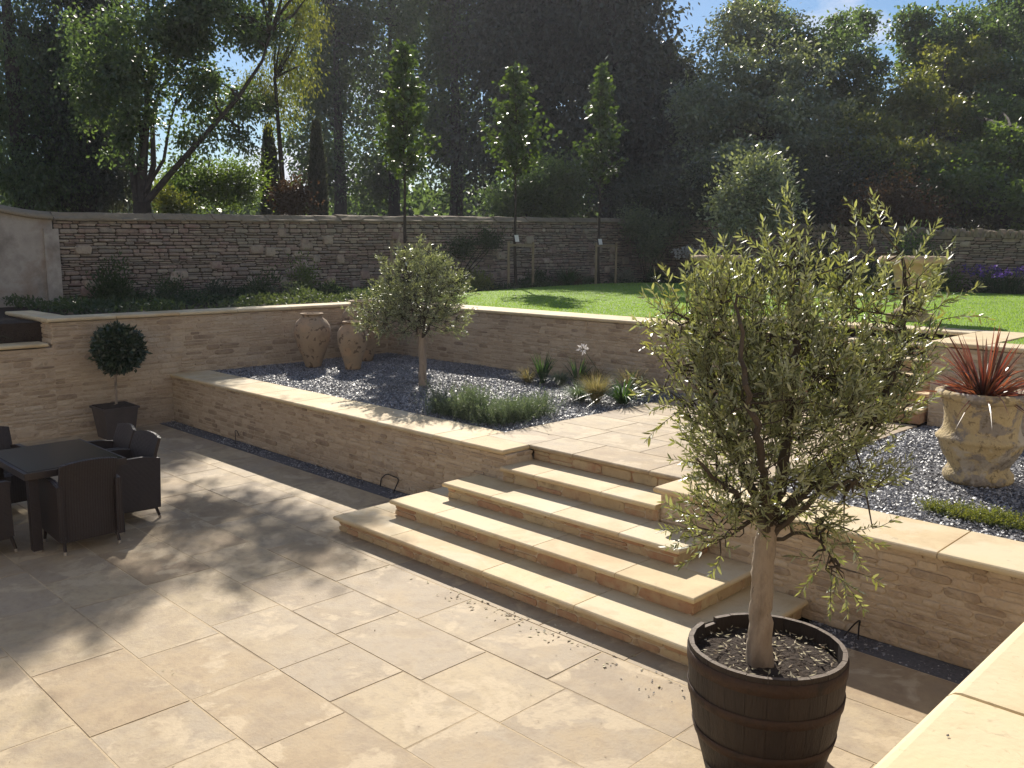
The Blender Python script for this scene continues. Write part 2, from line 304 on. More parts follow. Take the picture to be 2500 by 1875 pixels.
# ------------------------------------------------------------------ ground sheet, patio
LZ=1.68   # lawn coping level
BZ=.75    # bed coping / landing level
def sheet(name,pts,z,m_,kind='structure',n=0):
    mb=MB();V=[(x,y,z) for x,y in pts];mb.add(V,[tuple(range(len(V)))],.5);o=mb.build(name,m_);tag(o,kind=kind);return o
gb=MB()
gb.add([(-200,-200,-.4),(200,-200,-.4),(200,200,-.4),(-200,200,-.4)],[(0,1,2,3)],.5)
o=gb.build('ground',M['soil']);tag(o,kind='structure')
LW=-13.35  # left wall face
mb=MB();mb.box(-13.6,.2,-6,5.705,-.12,-.0022,.5)
pb=mb.build('patio_bed',M['grout']);tag(pb,kind='structure')
# paving courses (measured lines)
cy=[-5.7,-5.13,-4.56,-4.0,-3.43,-2.86,-2.28,-1.7,-1.13,-.56,.02,.57,1.04,1.6,2.19,2.77,3.33,3.905,4.46,5.03,5.70]
fixed={15:[-8.2,-7.49,-6.81,-5.65,-4.89,-4.12,-3.2,-2.35],16:[-7.9,-6.9,-5.80,-4.865,-4.285,-3.57,-2.7,-1.85],14:[-8.7,-7.9,-6.995,-5.876,-4.888,-4.308,-3.4,-2.5],17:[-8.4,-7.3,-6.4,-5.63,-5.055,-4.11,-3.40,-2.6,-1.8],18:[-8.0,-7.0,-5.9,-4.855,-4.298,-3.56,-2.6,-1.7],13:[-9.1,-8.0,-7.3,-6.3,-5.085,-4.0,-3.1]}
mb=MB();rg=random.Random(3)
for i in range(len(cy)-1):
    js=[LW+.12]
    fx=fixed.get(i+1-1 if False else i,None)
    if i in (14,): pass
    key={12:13,13:14,14:15,15:16,16:17,17:18}.get(i)
    fl=fixed.get(key)
    if fl:
        lead=split(js[0],fl[0],.7,1.15,i);js=lead[:-1]+fl
        js=js+split(js[-1],-.42,.6,1.1,i+50)[1:]
    else: js=split(js[0],-.42,.6,1.15,i)
    for a,b in zip(js[:-1],js[1:]):
        if b-a<.05: continue
        j=.004+.0035*rg.random()
        mb.slab(a+j,b-j,cy[i]+j,cy[i+1]-j,-.03,0,(.0015,)*4,rz=.002,dz=rg.uniform(-.0015,.0015))
o=mb.build('patio',M['paving']);tag(o,kind='structure')
# dark gravel drain strip along wall foot
def chips(name,polys,dens,z,smin,smax,m_,base,seed=1,tilt=.55,kind='stuff'):
    rg=np.random.default_rng(seed);mb=MB()
    for (x0,x1,y0,y1) in polys:
        N=int(dens*(x1-x0)*(y1-y0));
        p=np.stack([rg.uniform(x0,x1,N),rg.uniform(y0,y1,N),rg.uniform(0,.014,N)+z(0,0)],1)
        # gentle undulation
        p[:,2]+=.012*np.sin(p[:,0]*3.1+p[:,1]*1.3)*np.cos(p[:,1]*2.7)
        n=np.stack([rg.normal(0,tilt,N),rg.normal(0,tilt,N),np.ones(N)],1);n/=np.linalg.norm(n,axis=1)[:,None]
        a=rg.uniform(0,6.28,N);t=np.stack([np.cos(a),np.sin(a),np.zeros(N)],1);t-=n*(t*n).sum(1)[:,None];t/=np.linalg.norm(t,axis=1)[:,None];b=np.cross(n,t)
        L=rg.uniform(smin,smax,N)[:,None]/2;Wd=L*rg.uniform(.4,.8,N)[:,None]
        j=lambda: rg.uniform(.6,1.15,(N,1))
        top=np.stack([p+t*L*j(),p+b*Wd*j(),p-t*L*j(),p-b*Wd*j()],1)
        mb.quads(top)
        low=top-n[:,None,:]*.006
    o=mb.build(name,m_);tag(o,kind=kind);return o
sheet('gravel_bed',[(LW,5.2),(-6.9,5.2),(-6.9,6),(LW,6)],-.006,M['slatebase']) if False else None
mb=MB();mb.box(LW,-7.0,5.71,6.0,-.05,-.003,.3);mb.box(-2.8,-.4,5.71,6.0,-.05,-.003,.3);o=mb.build('drain_gravel_base',M['slatebase']);tag(o,kind='structure')
chips('drain_gravel',[(LW+.02,-7.05,5.72,5.94),(-2.79,-.42,5.72,5.94)],1700,lambda x,y:-.004,.015,.04,M['slate'],0,5)
# ------------------------------------------------------------------ raised bed walls
FY=5.96   # bed wall face (coping front 5.92)
RX=-5.97  # landing recess left return face
def bedwall(name,label,X0,X1,back,seed,ret=None,ends=(0,0),cy1=6.56):
    t=thing(name,label,'garden wall',((X0+X1)/2,FY,0))
    mb=MB();backing(mb,(X0,FY,0),(1,0,0),(0,-1,0),X1-X0,BZ-.05,.35);mb.build('mortar_core',M['dressmortar'],t)
    mb=MB();stones(mb,(X0,FY,0),(1,0,0),(0,-1,0),X1-X0,BZ-.05,seed=seed,rows=(.035,.075),lens=(.08,.25),gap=.011,proud=(.004,.015))
    mb.build('stone_face',M['dress'],t);return t
t=bedwall('raised_bed_wall','long buff stone raised bed wall with pale coping left of the steps',LW,-6.0,0,11)
mb=MB();stones(mb,(-6.0,6.34,0.45),(0,-1,0),(1,0,0),.38,BZ-.05-.45,seed=12,rows=(.05,.085),lens=(.1,.2),gap=.008,proud=(.005,.012));mb.build('return_face',M['dress'],t)
mb=MB();coping_x(mb,LW+.0,-6.63,5.92,6.56,BZ-.05,BZ,front=(.003,.022),seed=4);mb.slab(-6.63+g_,-6.012,5.92,6.30,BZ-.05,BZ,(.003,.022,.022,.003),rz=.022)
mb.build('coping',M['coping'],t)
t=bedwall('raised_bed_wall','buff stone raised bed wall with pale coping between the steps and the near terrace',-4.17,-.42,0,13)
mb=MB();stones(mb,(-4.17,5.96,.45),(0,1,0),(-1,0,0),.36,BZ-.5,seed=14,rows=(.06,.09),lens=(.1,.2),gap=.008,proud=(.005,.012));mb.build('return_face',M['riser'],t)
mb=MB();mb.slab(-4.206,-3.68,5.89,6.30,BZ-.05,BZ,(.022,.003,.022,.003),rz=.022);coping_x(mb,-3.677,-.40,5.89,6.53,BZ-.05,BZ,front=(.003,.022),lo=.8,hi=.95,seed=9)
mb.build('coping',M['coping'],t)
# ------------------------------------------------------------------ lower steps
t=thing('stone_steps','wide flight of pale sandstone steps rising from the patio to the landing','steps',(-5,5.2,0))
ny=[4.64,5.045,5.455,5.87];nl=[-7.03,-6.675,-6.377,-6.0];nr=[-2.83,-3.232,-3.643,-4.17];nz_=[.15,.30,.45,.60]
jn=[[-7.03,-6.15,-4.95,-3.98,-2.83-.0],[-6.675,-6.02,-4.78,-3.93,-3.232],[-6.377,-5.7,-4.95,-4.22,-3.643],[-6.0,-5.55,-4.75,-4.17]]
sd=[4.93,4.20]
for i in range(4):
    y0=ny[i];x0=nl[i];x1=nr[i];z=nz_[i];yb=ny[i+1]+.06 if i<3 else 6.36
    mb=MB();js=jn[i]
    yend=5.94 if i<3 else 6.34
    for k in range(len(js)-1):
        l0=k==0;l1=k==len(js)-2
        # front slabs; the end ones run back to the wall as side treads
        mb.slab(js[k]+(0 if l0 else g_/1.5),js[k+1]-(0 if l1 else g_/1.5),y0,min(yb,yend),z-.045,z,(.022 if l0 and i<3 else .002,.022 if l1 and i<3 else .002,.022,.002),rz=.022)
    if i<3:
        mb.slab(x0,nl[i+1]+.06,yb+g_,yend,z-.045,z,(.022,.002,.002,.002),rz=.022)
        mb.slab(nr[i+1]-.06,x1,yb+g_,yend,z-.045,z,(.002,.022,.002,.002),rz=.022)
    mb.build('tread',M['coping'],t)
    mb=MB();ins=.04
    core=MB();core.box(x0+ins+.012 if i<3 else x0,x1-ins-.012 if i<3 else x1,y0+ins+.012,yend+ (.0 if i<3 else 0),z-.15+.0,z-.046,.4)
    core.build('riser_core',M['dressmortar'],t)
    Lx=x1-x0-2*ins if i<3 else x1-x0
    stones(mb,(x0+(ins if i<3 else 0),y0+ins+.012,z-.15),(1,0,0),(0,-1,0),Lx,.104,rows=(.045,.104),lens=(.14,.34),gap=.007,proud=(.005,.014),seed=20+i)
    if i<3:
        stones(mb,(x0+ins+.012,yend,z-.15),(0,-1,0),(-1,0,0),yend-y0-ins,.104,rows=(.045,.104),lens=(.14,.3),gap=.007,proud=(.005,.014),seed=30+i)
        stones(mb,(x1-ins-.012,y0+ins,z-.15),(0,1,0),(1,0,0),yend-y0-ins,.104,rows=(.045,.104),lens=(.14,.3),gap=.007,proud=(.005,.014),seed=40+i)
    mb.build('riser',M['riser'],t)
mb=MB();stones(mb,(-5.97,6.345,.60),(1,0,0),(0,-1,0),1.77,.10,rows=(.045,.1),lens=(.12,.3),gap=.007,proud=(.005,.014),seed=47);mb.box(-5.99,-4.18,6.345,6.6,.55,.70,.5)
mb.build('riser',M['riser'],t)
# ------------------------------------------------------------------ landing
mb=MB()
LXa,LXb=-6.63,-3.67
rows=[6.30,6.83,7.42,8.02,8.60,9.15,9.72,10.12]
rows_j=[[-6.012,-5.45,-4.55,-4.2,LXb+0],[-6.63,-5.85,-5.05,-4.35,LXb],[-6.63,-5.95,-5.35,-4.5,LXb],[-6.63,-6.2,-5.2,-4.6,LXb],[-6.63,-5.6,-4.9,-4.1,LXb],[-6.63,-6.0,-5.1,-4.3,LXb],[-6.63,-5.7,-4.7,LXb]]
for i in range(len(rows)-1):
    js=rows_j[i]
    if i==0: mb.slab(LXa+g_,-6.012,6.303,6.83-g_,BZ-.045,BZ-.001,(.003,.003,.003,.003),rz=.005)
    for k in range(len(js)-1):
        mb.slab(js[k]+g_,js[k+1]-g_,rows[i]+(g_ if i else 0),rows[i+1]-g_,BZ-.045,BZ-.001-random.random()*.001,(.003,.003,.022 if i==0 else .003,.003),rz=.022 if i==0 else .005)
o=mb.build('landing',M['paving']);tag(o,kind='structure')
mb=MB();mb.box(LXa+.01,LXb-.01,6.61,10.1,.2,BZ-.05,.5);mb.box(-5.98,-4.19,6.36,6.605,.2,BZ-.052,.5);o=mb.build('landing_bed',M['grout']);tag(o,kind='structure')
# ------------------------------------------------------------------ slate beds
GZ=BZ-.012
mb=MB();mb.box(LW-.1,LXa-.002,6.55,10.2,.3,GZ-.012,.5);mb.box(LXb+.002,1.5,6.53,10.5,.3,GZ-.012,.5);o=mb.build('slate_bed_base',M['slatebase']);tag(o,kind='structure')
chips('slate_gravel',[(LW,LXa-.01,6.565,10.12),(LXb+.01,-.5,6.535,10.3)],3600,lambda x,y:GZ-.006,.016,.042,M['slate'],0,8)
# ------------------------------------------------------------------ left retaining wall
t=thing('retaining_wall','tall buff stone retaining wall behind the topiary and the clay jars','garden wall',(LW,7,0))
mb=MB();backing(mb,(LW,-2,-.1),(0,1,0),(1,0,0),6.27,1.38,.4);backing(mb,(LW,4.27,-.1),(0,1,0),(1,0,0),6.1,LZ+.05,.4)
mb.build('mortar_core',M['dressmortar'],t)
mb=MB();stones(mb,(LW,-.5,-.05),(0,1,0),(1,0,0),4.77,1.33,rows=(.04,.095),lens=(.1,.34),gap=.013,proud=(.005,.018),seed=51)
stones(mb,(LW,4.27,-.05),(0,1,0),(1,0,0),6.0,LZ,rows=(.04,.095),lens=(.1,.34),gap=.013,proud=(.005,.018),seed=52)
stones(mb,(-14.9,4.27,1.2),(1,0,0),(0,-1,0),1.55,LZ-1.25,rows=(.055,.1),lens=(.12,.3),gap=.012,proud=(.008,.02),seed=53)
mb.build('stone_face',M['dress'],t)
mb=MB();coping_y(mb,4.21,10.25,LW-.42,LW+.05,LZ-.04,LZ+.015,front=(.003,.024),seed=5)
mb.slab(-15.2,LW-.424,4.21,4.6,LZ-.04,LZ+.015,(.003,.003,.022,.003),rz=.022)
coping_y(mb,-2,4.20,LW-.35,LW+.05,1.30,1.352,front=(.003,.024),seed=6);mb.build('coping',M['coping'],t)
mb=MB();backing(mb,(-15.3,4.28,1.0),(1,0,0),(0,-1,0),1.9,LZ-1.05,.2);mb.build('return_core',M['dressmortar'],t)
# lawn retaining walls
LY=10.13
def lawnwall(label,X0,X1,y,seed,z=LZ,extra=None):
    t=thing('lawn_retaining_wall',label,'garden wall',((X0+X1)/2,y,BZ))
    mb=MB();backing(mb,(X0,y,.4),(1,0,0),(0,-1,0),X1-X0,z-.46,.3);mb.build('mortar_core',M['dressmortar'],t)
    mb=MB();stones(mb,(X0,y,.62),(1,0,0),(0,-1,0),X1-X0,z-.05-.62,rows=(.035,.075),lens=(.08,.25),gap=.011,proud=(.004,.015),seed=seed);mb.build('stone_face',M['dress'],t)
    return t
t=lawnwall('buff stone wall holding up the lawn behind the small olive tree',LW,-6.66,LY,61)
mb=MB();coping_x(mb,LW+.053,-6.66,LY-.04,LY+.62,LZ-.05,LZ,front=(.003,.022),seed=7);mb.build('coping',M['coping'],t)
t=lawnwall('buff stone wall holding up the lawn behind the red flax in its urn',-3.64,1.5,LY+.2,62)
mb=MB();coping_x(mb,-3.10,1.5,LY+.16,LY+.62,LZ-.05,LZ,front=(.003,.022),seed=8);mb.build('coping',M['coping'],t)
# upper steps cut in the lawn
t=thing('upper_steps','short flight of stone steps climbing from the landing up to the lawn','steps',(-5.15,10.9,BZ))
n=6;dy=.32
for i in range(n-1):
    z=BZ+(i+1)*(LZ-BZ)/n;y=LY+.02+i*dy
    mb=MB();js=split(-6.62,-3.68,.8,1.05,i+70)
    for k in range(len(js)-1): mb.slab(js[k]+g_,js[k+1]-g_,y,y+dy+.06,z-.04,z,(.002,.002,.02,.002),rz=.02)
    mb.build('tread',M['coping'],t)
    mb=MB();stones(mb,(-6.62,y+.05,z-.155),(1,0,0),(0,-1,0),2.94,.114,rows=(.05,.11),lens=(.14,.3),gap=.007,seed=80+i,proud=(.005,.012));mb.box(-6.62,-3.68,y+.05,y+dy+.05,z-.155,z-.041,.4)
    mb.build('riser',M['riser'],t)
yt=LY+.02+(n-1)*dy
for X0,X1,ys,nm in ((-7.1,-6.60,LY-.04,'cheek_coping'),(-3.70,-3.10,LY+.16,'cheek_coping')):
    mb=MB();c=split(ys if X0<-5 else ys,yt+.5,.85,1.,3)
    for k in range(len(c)-1):
        if X0<-5 and k==0: pass
        mb.slab(X0+.444 if False else X0,X1,c[k]+g_+ (.664 if (X0<-5 and k==0) else 0),c[k+1]-g_,LZ-.045,LZ+.003,(.003,.02,.003,.003) if X0<-5 else (.02,.003,.02 if k==0 else .003,.003),rz=.02)
    mb.build(nm,M['coping'],t)
mb=MB();mb.box(-6.85,-6.605,LY+.31,yt+.4,.3,LZ-.05,.5);mb.build('cheek_wall',M['dressmortar'],t);mb=MB();mb.box(-3.695,-3.5,LY+.5,yt+.4,.3,LZ-.05,.5);mb.build('cheek_wall',M['dressmortar'],t)
mb=MB();c=split(-6.6,-3.7,.8,1.,9)
for k in range(len(c)-1): mb.slab(c[k]+g_,c[k+1]-g_,yt,yt+.5,LZ-.045,LZ+.003,(.003,.003,.02,.003),rz=.02)
mb.build('top_tread',M['coping'],t)
# ------------------------------------------------------------------ lawn, borders
WX=-17.5;WY=23.9
edge=[(-13.45,10.75),(-14.1,11.6),(-15.0,13.3),(-15.8,15.5),(-16.3,17.9),(-16.6,20.3),(-16.3,21.8),(-15.2,22.6),(-13,22.9),(-10,22.9),(-6.2,23.0),(6,23.2)]
lawn=[(-13.2,LY+.63)]+edge+[(6,LY+.63),(-3.09,LY+.63),(-3.09,yt+.51),(-7.11,yt+.51),(-7.11,LY+.63)]
mb=MB();mb.add([(x,y,LZ-.012) for x,y in lawn],[tuple(range(len(lawn)))[::-1]],.5);
bmx=mb.build('lawn',M['lawn']);tag(bmx,kind='structure')
mb=MB();mb.box(-60,LW-.38,-8,60,-.3,LZ-.06,.5);mb.box(LW-.4,8,yt+.45,60,-.3,LZ-.06,.5);mb.box(LW-.4,-6.8,LY+.28,yt+.5,-.3,LZ-.06,.5);mb.box(-3.5,8,LY+.48,yt+.5,-.3,LZ-.06,.5)
o=mb.build('flower_border_soil',M['soil']);tag(o,kind='structure')
# grass blades
def inpoly(P,poly):
    x,y=P[:,0],P[:,1];c=np.zeros(len(P),bool);n=len(poly)
    for i in range(n):
        x0,y0=poly[i];x1,y1=poly[(i+1)%n]
        k=((y0>y)!=(y1>y))&(x<(x1-x0)*(y-y0)/((y1-y0) or 1e-9)+x0);c^=k
    return c
P=np.stack([R.uniform(-16.7,-1,230000),R.uniform(LY+.6,23.3,230000)],1)
P=P[inpoly(P,lawn)];keep=R.random(len(P))<np.clip(2.2-(P[:,1]-P[:,0])/17,.25,1);P=P[keep][:90000];N=len(P)
a=R.uniform(0,6.28,N);h=R.uniform(.012,.03,N);w=.006
b=np.stack([P[:,0],P[:,1],np.full(N,LZ-.013)],1);s_=np.stack([np.cos(a)*w,np.sin(a)*w,np.zeros(N)],1);tp=b+np.stack([R.normal(0,.01,N),R.normal(0,.01,N),h],1)
mb=MB();mb.quads(np.stack([b-s_,b+s_,tp],1),3,faces=[(0,1,2)]);o=mb.build('grass_blades',M['blade']);tag(o,kind='stuff')
# lower border ledge at far left
# ------------------------------------------------------------------ garden wall (old rubble)
def hfw(t): return (3.24+.02*(t)-1.6)/1.64
GY0=5.75;GL=WY-GY0
t=thing('old_garden_wall','high weathered rubble stone garden wall with rounded ridge coping below the trees','garden wall',(WX,14,1.6))
mb=MB();backing(mb,(WX,GY0,1.55),(0,1,0),(1,0,0),GL,1.60,.45,hf=hfw,n=12);mb.build('joint_core',M['rubblejoint'],t)
mb=MB();stones(mb,(WX,GY0,1.55),(0,1,0),(1,0,0),GL,1.60,rows=(.03,.095),lens=(.08,.34),gap=.013,proud=(.015,.055),hf=hfw,jump=2.2,seed=91);mb.build('stone_face',M['rubble'],t)
mb=MB()
for i in range(int(GL/.62)):
    y0=GY0+i*.62;y1=y0+.615;hz=1.55+1.60*hfw((y0+y1)/2-GY0);w=R.uniform(-.01,.01);n=9
    V=[]
    prof=[(.09,-.005),(.10,.025),(.075,.045),(.03,.05),(-.0,.085),(-.06,.135),(-.2,.15),(-.34,.135),(-.45,.05),(-.52,.03),(-.52,-.005)]
    for yy in (y0,y0+.3,y1):
        for px_,pz in prof: V.append((WX+px_+w+R.normal(0,.006),yy,hz+pz+R.normal(0,.004)+w))
    k=len(prof);F=[(j,j+1,k+j+1,k+j) for j in range(k-1)]+[(k+j,k+j+1,2*k+j+1,2*k+j) for j in range(k-1)]+[tuple(range(k))[::-1],tuple(range(2*k,3*k))]
    mb.add(V,F)
mb.build('ridge_coping',M['coping_old'],t)
# far cross wall with upright cock-and-hen stones
def hfr(t): return (3.56-.047*t-1.6)/1.96
t=thing('back_garden_wall','shadowed rubble wall topped with upright stones at the far end of the lawn','garden wall',(-6,WY,1.6))
mb=MB();backing(mb,(WX,WY,1.55),(1,0,0),(0,-1,0),18,1.9,.4,hf=hfr,n=10);mb.build('joint_core',M['rubblejoint'],t)
mb=MB();stones(mb,(WX,WY,1.55),(1,0,0),(0,-1,0),18,1.9,rows=(.035,.10),lens=(.09,.36),gap=.014,proud=(.015,.055),hf=hfr,jump=1.6,seed=92);mb.build('stone_face',M['rubble'],t)
mb=MB();x=WX+.3
while x<.4:
    w=R.uniform(.05,.10);hh=R.uniform(.13,.22);z=1.55+1.9*hfr(x-WX);l=R.uniform(-.05,.05)
    V=[];
    for yy in (WY-.06,WY+.36):
        for a,b in ((-.5,0),(.5,0),(.5,.6),(.25,.95),(-.2,1),(-.5,.65)): V.append((x+a*w+l*b,yy+R.normal(0,.02),z+b*hh))
    mb.add(V,[(0,1,2,3,4,5),(11,10,9,8,7,6)]+[(k,6+k,6+(k+1)%6,(k+1)%6) for k in range(6)]);x+=w+.008
mb.build('upright_stones',M['coping_old'],t)
# rendered pillar with swept coping at far left
t=thing('rendered_wall_end','grey stained rendered wall end with swept curved stone coping at the far left','garden wall',(WX,4.6,1.6))
mb=MB();pts=[]
ys=np.linspace(2.2,5.72,24)
def top(y):
    k=np.clip((y-3.2)/(5.75-3.2),0,1);return 3.32+.40*(1-(k*k*(3-2*k)))
V=[];F=[]
for y in ys:
    z=top(y)-.16;V+=[(WX+.06,y,1.5),(WX+.06,y,z),(WX-.4,y,z),(WX-.4,y,1.5)]
k=len(ys)
for i in range(k-1):
    for j in range(4): F.append((i*4+j,(i+1)*4+j,(i+1)*4+(j+1)%4,i*4+(j+1)%4))
F+=[(0,1,2,3),((k-1)*4+3,(k-1)*4+2,(k-1)*4+1,(k-1)*4)];mb.add(V,F,.5);mb.build('render_panel',M['render'],t)
mb=MB();prof=[(.13,0),(.15,.03),(.12,.07),(.04,.11),(-.1,.155),(-.3,.155),(-.45,.10),(-.48,0)]
V=[(WX+a,y+0.0,top(y)-.16+b) for y in ys for a,b in prof];q=len(prof);F=[]
for i in range(k-1):
    for j in range(q): F.append((i*q+j,i*q+(j+1)%q,(i+1)*q+(j+1)%q,(i+1)*q+j))
F+=[tuple(range(q)),tuple(range((k-1)*q,k*q))];mb.add(V,F,.6);mb.build('swept_coping',M['coping_old'],t,smooth=True)
mb=MB();mb.box(WX+.0,WX+.13,5.55,5.80,1.5,3.0,.4)
mb.build('edge_pier',M['render'],t)
# ------------------------------------------------------------------ unseen two-wing house added behind the viewer to bounce sunlight onto shaded walls
t=thing('bounce_house','unseen pale house with two wings, added behind the viewer to bounce sunlight','house',(4.6,-6.4,0))
mb=MB();mb.box(-18,4.6,-12.4,-6.4,-.3,6.4,.5);mb.box(4.6,10.6,-12.4,15,-.3,6.4,.7);mb.build('wall',M['bouncewall'],t)
mb=MB()
for pts in ([(-18.3,-6.1,6.4),(4.3,-6.1,6.4),(7.6,-9.4,9),(-18.3,-9.4,9)],[(4.3,-6.1,6.4),(4.3,15.3,6.4),(7.6,15.3,9),(7.6,-9.4,9)],[(-18.3,-9.4,9),(7.6,-9.4,9),(10.9,-12.7,6.4),(-18.3,-12.7,6.4)],[(7.6,-9.4,9),(7.6,15.3,9),(10.9,15.3,6.4),(10.9,-12.7,6.4)]): mb.add(pts,[(0,1,2,3)],.4)
mb.build('roof',M['slatebase'],t)
for k in range(9):
    mb=MB();f=MB()
    if k<5: x=-15+k*4;mb.box(x-.55,x+.55,-6.45,-6.36,3.6,5.1,.5);f.box(x-.62,x+.62,-6.41,-6.34,3.52,3.6,.5)
    else: y=-3+(k-5)*4.5;mb.box(4.56,4.65,y-.55,y+.55,3.6,5.1,.5);f.box(4.54,4.61,y-.62,y+.62,3.52,3.6,.5)
    w_=mb.build('window',M['glass'],t);f.build('sill',M['coping'],w_)
# ------------------------------------------------------------------ near terrace
t=thing('terrace_wall','near terrace wall with wide yellow sandstone coping slabs at the bottom right','garden wall',(-.4,3,0))
TZc=2.05
mb=MB();mb.box(-.37,-.02,-3,5.955,-.1,TZc-.05,.5);mb.build('mortar_core',M['dressmortar'],t)
mb=MB();stones(mb,(-.37,5.95,0),(0,-1,0),(-1,0,0),8.5,TZc-.05,rows=(.06,.1),lens=(.14,.36),gap=.01,proud=(.003,.01),seed=95);mb.build('stone_face',M['dress'],t)
mb=MB();js=[-3,-2.2,-1.3,-.4,.45,1.342,2.25,3.15,4.05,4.95,5.87]
for a,b in zip(js[:-1],js[1:]): mb.slab(-.418,.16,a+.0015,b-.0015,TZc-.05,TZc,(.022,.022,.003,.003),rz=.022)
mb.build('coping',M['coping'],t)
mb=MB();mb.box(-.02,4.59,-4,6.5,-.1,1.12,.5);o=mb.build('terrace_floor',M['paving']);tag(o,kind='structure')
#@@PART2
# ================================================================== planting helpers
def nrm(a): return a/(np.linalg.norm(a,axis=-1,keepdims=True)+1e-9)
def leafquads(P,D,size,aspect=.5,seed=0,curl=0,up=None):
    """P (N,3) base points, D (N,3) leaf directions; rhombic leaf blades"""
    N=len(P);rg=np.random.default_rng(seed);D=nrm(D);A=rg.normal(size=(N,3));
    if up is not None: A=A*.5+np.array(up)
    S_=nrm(np.cross(D,A));Lg=(size*rg.uniform(.65,1.25,N))[:,None];Wd=Lg*aspect/2
    Nn=np.cross(S_,D)
    return np.stack([P,P+D*Lg*.45+S_*Wd,P+D*Lg+Nn*Lg*curl,P+D*Lg*.45-S_*Wd],1)
def leaffold(P,D,size,aspect=.22,seed=0,fold=.25,curl=.12):
    N=len(P);rg=np.random.default_rng(seed);D=nrm(D);S_=nrm(np.cross(D,rg.normal(size=(N,3))));Nn=np.cross(S_,D)
    L=(size*rg.uniform(.5,1.45,N))[:,None];W=L*aspect/2*rg.uniform(.75,1.3,(N,1))
    q=lambda t,w,c:P+D*L*t+S_*W*w+Nn*(L*curl*c+abs(w)*W*fold)
    return np.stack([P,q(.3,.95,.1),q(.68,.85,.5),q(1,0,1.1),q(.68,-.85,.5),q(.3,-.95,.1)],1)
FOLD=[(0,1,2,3),(0,3,4,5)]
def crown(mb,blobs,ncl,nleaf,size,clr=.4,aspect=.55,droop=.3,seed=0,shell=.55,flat=1.,rgb=None,aniso=(1,1,1)):
    rg=np.random.default_rng(seed);vol=np.array([b[3]*b[4]*b[5] for b in blobs])**.8;vol/=vol.sum();C=[]
    for b,k in zip(blobs,rg.multinomial(ncl,vol)):
        d=nrm(rg.normal(size=(k,3)));r=rg.uniform(shell,1.02,(k,1))
        C.append(np.array(b[:3])+d*r*np.array(b[3:6]))
    C=np.concatenate(C);n=len(C)
    cr_=rg.uniform(.6,1.35,n)*clr;tone=rg.random(n)
    idx=np.repeat(np.arange(n),nleaf);N=len(idx)
    off=rg.normal(size=(N,3))*.5;off*=np.array([1,1,flat])*np.array(aniso)
    P=C[idx]+off*cr_[idx][:,None]
    D=rg.normal(size=(N,3))+off*1.2;D[:,2]-=droop*2
    mb.quads(leafquads(P,D,size,aspect,seed+1),4,r=np.clip(tone[idx]*.6+rg.random(N)*.4,0,1))
    return C
def branches(mb,trunk,rad,C,nl,seed=0,r0=.05,rt=.008,nodes=None):
    """trunk polyline, then limbs to picked cluster centres"""
    rg=np.random.default_rng(seed);trunk=np.array(trunk,float);mb.tube(trunk,rad,8)
    pick=C[rg.choice(len(C),min(nl,len(C)),replace=False)]
    for c in pick:
        cand=nodes if nodes is not None else [trunk[i]*(1-f)+trunk[i+1]*f for i in range(len(trunk)//3,len(trunk)-1) for f in (0,.33,.66,1)];b=min(cand,key=lambda p:np.linalg.norm(p-c)+.6*max(0,p[2]-c[2]+.2))
        mid=(b+c)/2+rg.normal(size=3)*.12*np.linalg.norm(c-b);mid[2]+=.05*np.linalg.norm(c-b)
        q=(mid+c)/2+rg.normal(size=3)*.05
        mb.tube([b,(b+mid)/2+rg.normal(size=3)*.03,mid,q,c],[r0,r0*.8,r0*.6,r0*.35,rt],5)
def tree(name,label,cat,base,trunk,rad,blobs,ncl,nleaf,size,lm,clr=.4,droop=.3,nl=14,group=None,seed=0,shell=.5,aspect=.55,flat=1,r0=.05,bark='darkbark',extra=None):
    t=thing(name,label,cat,base,group);mb=MB();C=crown(mb,blobs,ncl,nleaf,size,clr,aspect,droop,seed,shell,flat);mb.build('foliage',M[lm],t)
    mb=MB();nd_=extra(mb) if extra else None;branches(mb,trunk,rad,C,nl,seed,r0,nodes=nd_)
    mb.build('trunk',M[bark],t);return t
def blobs_px(L):
    """(px,py,depth, radius_px_x, radius_px_y, depth radius m) -> world ellipsoids"""
    out=[]
    for px,py,D,rx,ry,rz in L:
        c=atD(px,py,D);out.append((c[0],c[1],c[2],max(rx/FPX*D,rz)*.5+rx/FPX*D*.5,max(rx/FPX*D,rz)*.5+rx/FPX*D*.5,ry/FPX*D))
    return out
def gbase(px,D,z=LZ-.1): p=atD(px,600,D);return np.array([p[0],p[1],z])
def up(b,pts): return [b+np.array(p) for p in pts]
# ================================================================== trees beyond the wall
G='trees beyond the garden wall'
# big dark evergreen mass on the left (three trees)
for i,(px,D,bl,lab) in enumerate((
   (60,25,[(60,440,25,140,80,2),(60,120,25,130,170,2.2),(40,330,25,150,170,2.2),(120,-90,25,120,120,2)],'huge dark drooping evergreen at the far left edge above the rendered wall end'),
   (215,26,[(215,450,26,100,75,1.8),(210,330,26,110,170,2),(215,140,26,95,140,2),(200,-60,26,120,110,2)],'dark evergreen with hanging boughs between the far left edge and the many stemmed tree'),
   )):
    b=gbase(px,D);tree('evergreen_tree',lab,'tree',b,up(b,[(0,0,0),(0,.1,3),(.1,0,6),(0,0,9)]),[.3,.25,.18,.06],blobs_px(bl),(330,400)[i],(110,150)[i],.12,('deep','dark')[i],clr=.62,droop=.9,group=G,seed=100+i,shell=.2,nl=26,r0=.06)
